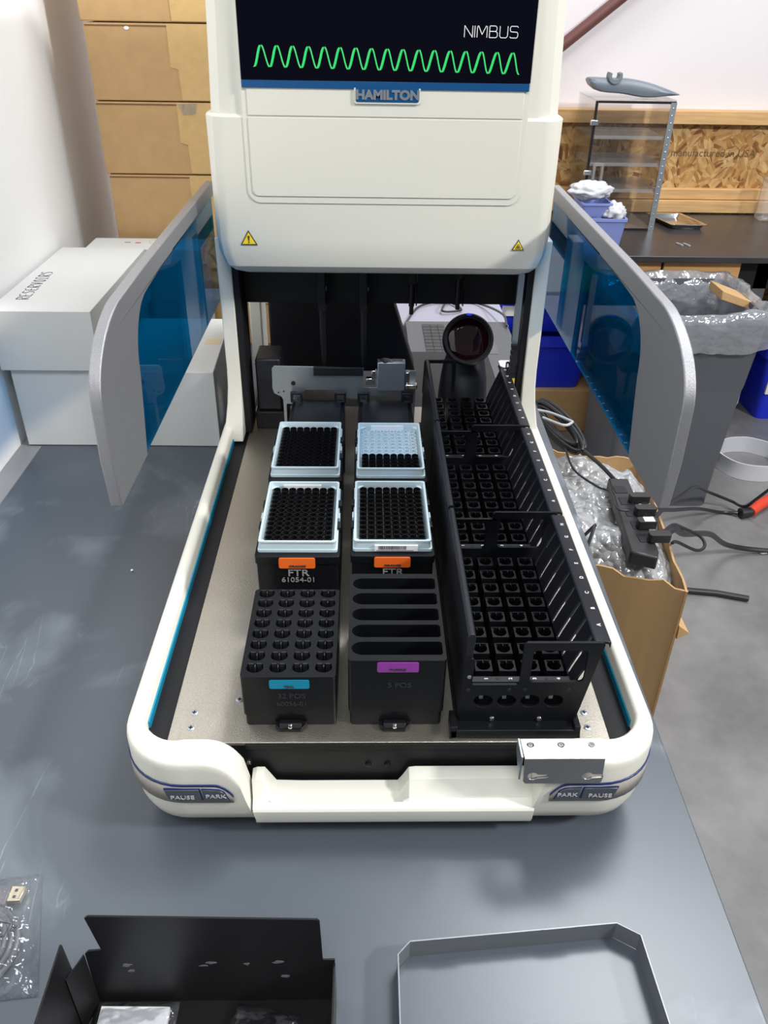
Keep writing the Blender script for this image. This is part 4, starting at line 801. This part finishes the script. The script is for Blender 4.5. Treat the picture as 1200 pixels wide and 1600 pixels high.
tag(MB().box(0.50, 1.00, 2.56, 3.02, FL+0.0005, FL+0.189).build('cardboard_box', CARD, bevel=0.003), 'flat brown carton on the floor under the blue totes', 'box')
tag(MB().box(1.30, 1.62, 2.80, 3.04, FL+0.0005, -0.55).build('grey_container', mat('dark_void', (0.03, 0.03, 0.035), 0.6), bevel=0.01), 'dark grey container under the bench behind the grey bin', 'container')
# white belt and bottle-brush like part on the floor
wb = MB(); rowsA = []
for k in range(48):
    t = 2*math.pi*k/48; r = 1+0.05*noise.noise(Vector((math.cos(t)*2, math.sin(t)*2, 3)))
    x_ = 1.535+0.135*r*math.cos(t); y_ = 2.26+0.125*r*math.sin(t); rowsA.append([Vector((x_, y_, FL+0.001)), Vector((x_+0.004, y_, FL+0.035)), Vector((x_, y_, FL+0.068)), Vector((x_-0.006*math.cos(t), y_-0.006*math.sin(t), FL+0.068)), Vector((x_-0.006*math.cos(t), y_-0.006*math.sin(t), FL+0.001))])
rowsA.append(rowsA[0]); tag(wb.loft(rowsA, closed=True).build('fabric_band', FOAM, ang=40), 'wide white band standing in a loop on the floor beside the grey bin', 'band')
tag(MB().lathe([(0.02, FL+0.001), (0.028, FL+0.05), (0.012, FL+0.07), (0.026, FL+0.10), (0.012, FL+0.13), (0.03, FL+0.16), (0.022, FL+0.20), (0.05, FL+0.22), (0.05, FL+0.26), (0.02, FL+0.28), (0.035, FL+0.33), (0.02, FL+0.38)], (1.44, 2.40, 0), 16).build('white_post', FOAM), 'white knobbly plastic post standing behind the grey bin', 'post')
# red ended plug on the floor
rp = thing('red_connector', (1.42, 1.93, FL), 'red plug end with a black tip lying on the floor at the right edge', 'connector')
MB().tube([(1.390, 1.885, FL+0.021), (1.43, 1.923, FL+0.024), (1.56, 2.01, FL+0.03)], [0.018, 0.022, 0.016], 12).build('red_body', RED, rp)
MB().tube([(1.350, 1.878, FL+0.020), (1.390, 1.885, FL+0.022)], [0.020, 0.018], 12).build('black_tip', RUBBER, rp)
tag(MB().tube([(0.985, 1.447, FL+0.012), (1.10, 1.43, FL+0.012), (1.19, 1.402, FL+0.012)], 0.0095, 10).build('black_rod', RUBBER), 'short black rod on the concrete floor beyond the bubble wrap carton', 'rod')
tag(blob('paper_scrap', (1.345, 1.66, FL+0.008), (0.016, 0.013, 0.007), PAPER, 4, 0.5, 2), 'tiny white scrap on the concrete floor near the right edge', 'scrap')
# carton full of bubble wrap
BX = [Vector((0.365, 1.02, 0)), Vector((0.702, 0.832, 0)), Vector((0.768, 1.417, 0)), Vector((0.46, 1.50, 0))]; zr = -0.50
kc = thing('open_carton', (0.57, 1.19, FL), 'worn open brown carton stuffed with bubble wrap on the floor', 'box')
def wallq(a, b_, t, nm, jag):
    d = (b_-a); n = Vector((-d.y, d.x, 0)).normalized()*t; K = 14; lo = []; hi = []; lo2 = []; hi2 = []
    for k in range(K+1):
        p = a.lerp(b_, k/K); z = zr + (noise.noise(Vector((k*0.9, a.x*7, 0)))*jag if 0 < k < K else 0)
        lo.append(Vector((p.x, p.y, FL+0.001))); hi.append(Vector((p.x, p.y, z))); hi2.append(Vector((p.x, p.y, z))+n); lo2.append(Vector((p.x, p.y, FL+0.001))+n)
    MB().loft([lo, hi, hi2, lo2, lo]).build(nm, CARDW, kc, smooth=False)
for i in range(4): wallq(BX[i], BX[(i+1) % 4], 0.005, 'carton_wall', 0.022)
MB().prism([(p.x, p.y) for p in [BX[0]+Vector((0.008, 0.004, 0)), BX[1]+Vector((-0.008, 0.01, 0)), BX[2]+Vector((-0.008, -0.008, 0)), BX[3]+Vector((0.008, -0.008, 0))]], 'z', FL+0.001, FL+0.006).build('carton_bottom', CARD, kc)
MB().prism([(0.706, -0.60), (0.732, -0.62), (0.708, -0.64)], 'y', 0.835, 0.90).build('torn_flap', CARD, kc)
b = MB(); rows = []
for i in range(41):
    row = []
    for j in range(41):
        u, v = i/40, j/40; lo_ = BX[0].lerp(BX[1], u); hi_ = BX[3].lerp(BX[2], u); p = lo_.lerp(hi_, 0.02+0.96*v); p = p.lerp(Vector((0.57, 1.19, 0)), 0.02)
        e = min(u, 1-u, v, 1-v); z = -0.535 + 0.055*min(1, e*6) + 0.035*noise.noise(Vector((p.x*9, p.y*9, 1))) + 0.012*noise.noise(Vector((p.x*30, p.y*30, 2)))
        row.append(Vector((p.x, p.y, z)))
    rows.append(row)
b.loft(rows); tag(b.build('bubble_wrap', BUB, ang=180), 'clear crumpled bubble wrap filling the open brown carton', 'bubble wrap')
# power strip with plugs
ps = thing('power_strip', (0.62, 1.05, -0.47), 'black power strip lying on the bubble wrap with several plugs in it', 'power strip')
MB().prism([(0.586, 0.905), (0.640, 0.880), (0.650, 0.905), (0.668, 1.225), (0.618, 1.228)], 'z', -0.478, -0.444).build('strip_body', RUBBER, ps, bevel=0.005)
for k in range(5): MB().box(0.618, 0.648, 0.94+k*0.053, 0.972+k*0.053, -0.444, -0.4425).build('socket_face', BLKP, ps, bevel=0.0005)
for (x_, y_, dx, nm) in ((0.650, 0.945, 0.035, 0), (0.640, 1.00, 0.030, 1), (0.650, 1.055, 0.035, 2), (0.652, 1.11, 0.035, 3)):
    MB().prism(rr(x_-0.014, x_+dx, y_-0.011, y_+0.011, 0.006), 'z', -0.442, -0.422).build('plug', RUBBER, ps, bevel=0.004)
MB().box(0.640, 0.664, 0.992, 1.010, -0.422, -0.4215).build('plug_label', PAPER, ps)
def cable(name, pts, r, m, lab, n=8): return tag(MB().tube(spline(pts, n), r, 8).build(name, m), lab, 'cable')
cable('power_cable', [(0.645, 1.23, -0.46), (0.60, 1.25, -0.42), (0.558, 1.275, -0.392)], 0.0055, RUBBER, 'thick black cord from the power strip to the cable coil')
cable('thin_cable', [(0.52, 1.31, -0.405), (0.535, 1.25, -0.435), (0.575, 1.18, -0.44), (0.60, 1.14, -0.435), (0.595, 1.06, -0.43), (0.62, 1.05, -0.43)], 0.0028, RUBBER, 'thin black wire across the bubble wrap left of the power strip')
cable('adapter_cable', [(0.665, 1.08, -0.43), (0.722, 1.153, -0.49), (0.916, 1.476, -0.7), (1.151, 1.798, -0.9), (1.28, 1.9, -0.978), (1.345, 1.887, -0.975)], 0.006, RUBBER, 'black cord running from the plugs along the floor to the red plug')
cable('equipment_cable', [(0.67, 0.948, -0.435), (0.72, 1.01, -0.455), (0.806, 1.13, -0.55), (1.023, 1.421, -0.75), (1.2, 1.62, -0.93), (1.37, 1.657, -0.978), (1.6, 1.66, -0.979)], 0.0085, RUBBER, 'thick black cord leaving the picture at the right above the rod')
cable('loop_cable', [(0.675, 0.964, -0.432), (0.72, 1.02, -0.45), (0.766, 1.068, -0.49), (0.826, 1.088, -0.53), (0.826, 1.055, -0.535), (0.796, 1.03, -0.53), (0.73, 1.0, -0.485), (0.7, 0.96, -0.46)], 0.004, RUBBER, 'small black wire loop hanging over the carton edge')
cable('arched_cable', [(0.66, 1.003, -0.43), (0.759, 1.169, -0.49), (0.883, 1.383, -0.6), (1.088, 1.727, -0.77), (1.234, 1.905, -0.9), (1.331, 1.93, -0.95), (1.369, 1.9, -0.955), (1.382, 1.862, -0.9), (1.41, 1.81, -0.8)], 0.0055, RUBBER, 'black cord arching above the floor beside the grey bin')
cable('short_wire', [(0.475, 0.935, -0.44), (0.505, 0.937, -0.4), (0.5, 0.92, -0.395), (0.482, 0.89, -0.43)], 0.004, RUBBER, 'short bent black wire end on the bubble wrap beside the rail')
b = MB()
for k in range(9):
    pts = []; rnd = random.Random(k)
    ox, oy, oz = rnd.uniform(-0.012, 0.012), rnd.uniform(-0.012, 0.012), rnd.uniform(-0.014, 0.014)
    for i in range(41):
        t = 2*math.pi*i/40; d = Vector((0.034, -0.100, -0.01)); e_ = Vector((0.013, 0.008, 0.014))*(1+0.25*k/9)
        pts.append(Vector((0.520+ox, 1.40+oy, -0.385+oz)) + d*math.cos(t)*(1+0.02*k) + e_*math.sin(t))
    b.tube(pts, 0.0056, 7)
tag(b.build('cable_coil', RUBBER), 'bundled coil of black cable hanging beside the table above the bubble wrap', 'cable coil')
cable('white_cable', [(0.455, 1.438, -0.355), (0.495, 1.419, -0.355), (0.537, 1.374, -0.355), (0.541, 1.36, -0.355), (0.515, 1.345, -0.355), (0.47, 1.389, -0.355)], 0.0038, mat('white_cord', (0.4, 0.42, 0.43), 0.4), 'pale grey network cord looped over the black coil')
# ================================================================ FOREGROUND
bt = thing('black_sheet_tray', (-0.12, -0.28, T), 'black bent sheet-metal tray with an upright tabbed back, in front of the robot', 'tray')
z = T+0.001
MB().box(-0.2095, -0.0225, -0.36, -0.205, z, z+0.0015).build('tray_floor', BLKS, bt)
MB().prism([(-0.208, z), (-0.0225, z), (-0.0215, -0.030), (-0.0305, -0.030), (-0.0315, 0.021), (-0.0335, 0.0235), (-0.196, 0.0300), (-0.1985, 0.0275), (-0.1935, -0.0140), (-0.2035, -0.0150), (-0.2065, -0.0190)], 'y', -0.2055, -0.2040).build('back_wall', BLKS, bt, bevel=0.0004)
MB().prism([(-0.207, z), (-0.2125, -0.020), (-0.2135, 0.008), (-0.2145, 0.0105), (-0.36, 0.0105), (-0.36, z)], 'x', -0.2165, -0.2150).build('left_wall', BLKS, bt, bevel=0.0004)
MB().prism([(-0.206, z), (-0.206, -0.033), (-0.215, -0.0225), (-0.36, -0.0225), (-0.36, z)], 'x', -0.0225, -0.0210).build('right_wall', BLKS, bt, bevel=0.0004)
MB().prism([(-0.2150, -0.2240), (-0.2075, -0.2056), (-0.2065, -0.2062), (-0.2140, -0.2248)], 'z', z, -0.0185).build('corner_web', BLKS, bt)
rnd = random.Random(5); SCF = mat('scuff_grey', (0.12, 0.12, 0.13), 0.5)
for (px_, pz_) in ((-0.115, -0.032), (-0.120, -0.036), (-0.088, -0.034), (-0.064, -0.032), (-0.178, -0.034), (-0.176, -0.042), (-0.060, -0.052)):
    w_ = rnd.uniform(0.003, 0.007); h_ = rnd.uniform(0.0008, 0.0025)
    MB().prism([(px_+w_*math.cos(2*math.pi*k/11)*rnd.uniform(0.4, 1), pz_+h_*math.sin(2*math.pi*k/11)*rnd.uniform(0.4, 1)) for k in range(11)], 'y', -0.2058, -0.2054).build('scuff_mark', SCF, bt)
# metal frame tray
mt = thing('metal_frame_tray', (0.135, -0.24, T), 'shallow grey sheet-metal frame with clipped corners lying on the table, front right', 'tray')
top_ = [(0.0270, -0.40), (0.0275, -0.1810), (0.0380, -0.1700), (0.2120, -0.1560), (0.2300, -0.1670), (0.2375, -0.40)]
def wallstrip(pts, z0, z1, t, nm, m, par):
    rows = []; n = len(pts); 
    for i, p in enumerate(pts):
        a = Vector(pts[max(0, i-1)]+(0,)); c = Vector(pts[min(n-1, i+1)]+(0,)); d = (c-a).normalized(); nr = Vector((d.y, -d.x, 0))*t
        q = Vector((p[0], p[1], 0)); rows.append([q+Vector((0, 0, z0)), q+Vector((0, 0, z1)), q+nr+Vector((0, 0, z1)), q+nr+Vector((0, 0, z0))])
    return MB().loft(rows, closed=True, caps=True).build(nm, m, par, smooth=False)
GAL = mat('galvanised', (0.22, 0.235, 0.25), 0.45, 0.6, bump=0.1, bscale=400)
wallstrip(top_, T+0.0008, T+0.022, 0.0010, 'frame_wall', GAL, mt)
MB().prism([(0.0600, -0.1692), (0.0830, -0.1673), (0.0828, -0.1683), (0.0598, -0.1702)], 'z', T+0.0220, T+0.0236).build('edge_tab', GAL, mt)
MB().prism([(0.150, -0.1620), (0.176, -0.1599), (0.1758, -0.1609), (0.1498, -0.1630)], 'z', T+0.0220, T+0.0236).build('edge_tab', GAL, mt)
# clear bag with USB cable
ub = thing('clear_cable_bag', (-0.30, -0.16, T), 'clear plastic bag holding a coiled cable at the left picture edge', 'bag')
def bagmesh(corners, zmid, seed, n=26, m=POLY, nm='bag_film', par=None, amp=0.004, zb=None):
    zb = T+0.0008 if zb is None else zb; C = [Vector(c+(0,)) for c in corners]; rows = []
    for i in range(n+1):
        row = []
        for j in range(n+1):
            u, v = i/n, j/n; p = C[0].lerp(C[1], u).lerp(C[3].lerp(C[2], u), v); e = min(1, min(u, 1-u, v, 1-v)*5)
            z_ = zb + zmid*e**0.6 + (amp*noise.noise(Vector((p.x*60, p.y*60, seed))) + amp*0.5*noise.noise(Vector((p.x*160, p.y*160, seed))))*e + 0.0006
            row.append(Vector((p.x, p.y, max(zb, z_))))
        rows.append(row)
    return MB().loft(rows).build(nm, m, par, ang=180)
bagmesh([(-0.44, -0.220), (-0.258, -0.200), (-0.290, -0.094), (-0.44, -0.115)], 0.016, 2, par=ub)
cb_ = thing('usb_cable', (-0.34, -0.16, T), 'coiled grey cable with a metal plug inside the clear bag at the left', 'cable')
b = MB()
for k in range(5):
    R_ = 0.046-0.0042*k; b.tube([(-0.340+R_*math.cos(2*math.pi*i/48)*1.15, -0.166+R_*math.sin(2*math.pi*i/48)*0.95, T+0.005+0.0015*(k % 3)) for i in range(49)], 0.0024, 8)
b.build('cord_coil', mat('cord_grey', (0.10, 0.105, 0.12), 0.35), cb_)
MB().prism([(-0.3085, -0.1110), (-0.2960, -0.1115), (-0.2975, -0.1245), (-0.3085, -0.1255)], 'z', T+0.004, T+0.0095).build('plug_shell', GOLD, cb_, bevel=0.0005)
MB().box(-0.3045, -0.3020, -0.1165, -0.1140, T+0.0095, T+0.0098).box(-0.3045, -0.3020, -0.1225, -0.1200, T+0.0095, T+0.0098).build('plug_hole', INK, cb_)
MB().prism([(-0.3260, -0.1110), (-0.3085, -0.1110), (-0.3085, -0.1290), (-0.3240, -0.1270)], 'z', T+0.003, T+0.0105).build('plug_grip', mat('plug_grey', (0.12, 0.12, 0.13), 0.4), cb_, bevel=0.0012)
text('PE', 0.006, INK, ub, (-0.2885, -0.1560, T+0.0205), (0.2, 1, 0), (-1, 0.2, 0), name='printed_mark')
b = MB().tube([(-0.303, -0.163, T+0.0205), (-0.294, -0.1625, T+0.0205), (-0.2925, -0.152, T+0.0205), (-0.303, -0.150, T+0.0205)], 0.0005, 5).tube([(-0.305, -0.158, T+0.0205), (-0.300, -0.163, T+0.0205), (-0.303, -0.166, T+0.0205)], 0.0005, 5)
b.build('printed_mark', INK, ub)
# bag with white leaflet in the tray
lb = thing('leaflet_bag', (-0.18, -0.235, T+0.003), 'clear bag with a folded white leaflet in the left of the black tray', 'bag')
MB().prism([(-0.2030, -0.2120), (-0.1500, -0.2130), (-0.1500, -0.30), (-0.2030, -0.30)], 'z', T+0.0045, T+0.009).build('leaflet', PAPER, lb)
bagmesh([(-0.2090, -0.31), (-0.1450, -0.31), (-0.1440, -0.2068), (-0.2070, -0.2068)], 0.0105, 5, par=lb, zb=T+0.003)
text('fi  Al   o', 0.007, INK, lb, (-0.178, -0.2280, T+0.0093), XP, YP, name='printed_mark')
pb2 = tag(bagmesh([(-0.138, -0.31), (-0.030, -0.31), (-0.048, -0.2170), (-0.098, -0.2085)], 0.010, 8, zb=T+0.003, amp=0.009, nm='poly_bag'), 'crumpled empty clear bag lying in the right of the black tray', 'bag')
# small flecks on the table
for (x_, y_, s_, lab) in ((-0.245, 0.13, 0.0035, 'tiny white fleck on the table left of the robot'), (-0.320, 0.36, 0.002, 'tiny white speck on the table near the silver wing')):
    tag(blob('paper_fleck', (x_, y_, T+0.0015), (s_, s_, 0.0012), PAPER, 1, 0.8, 2), lab, 'fleck')
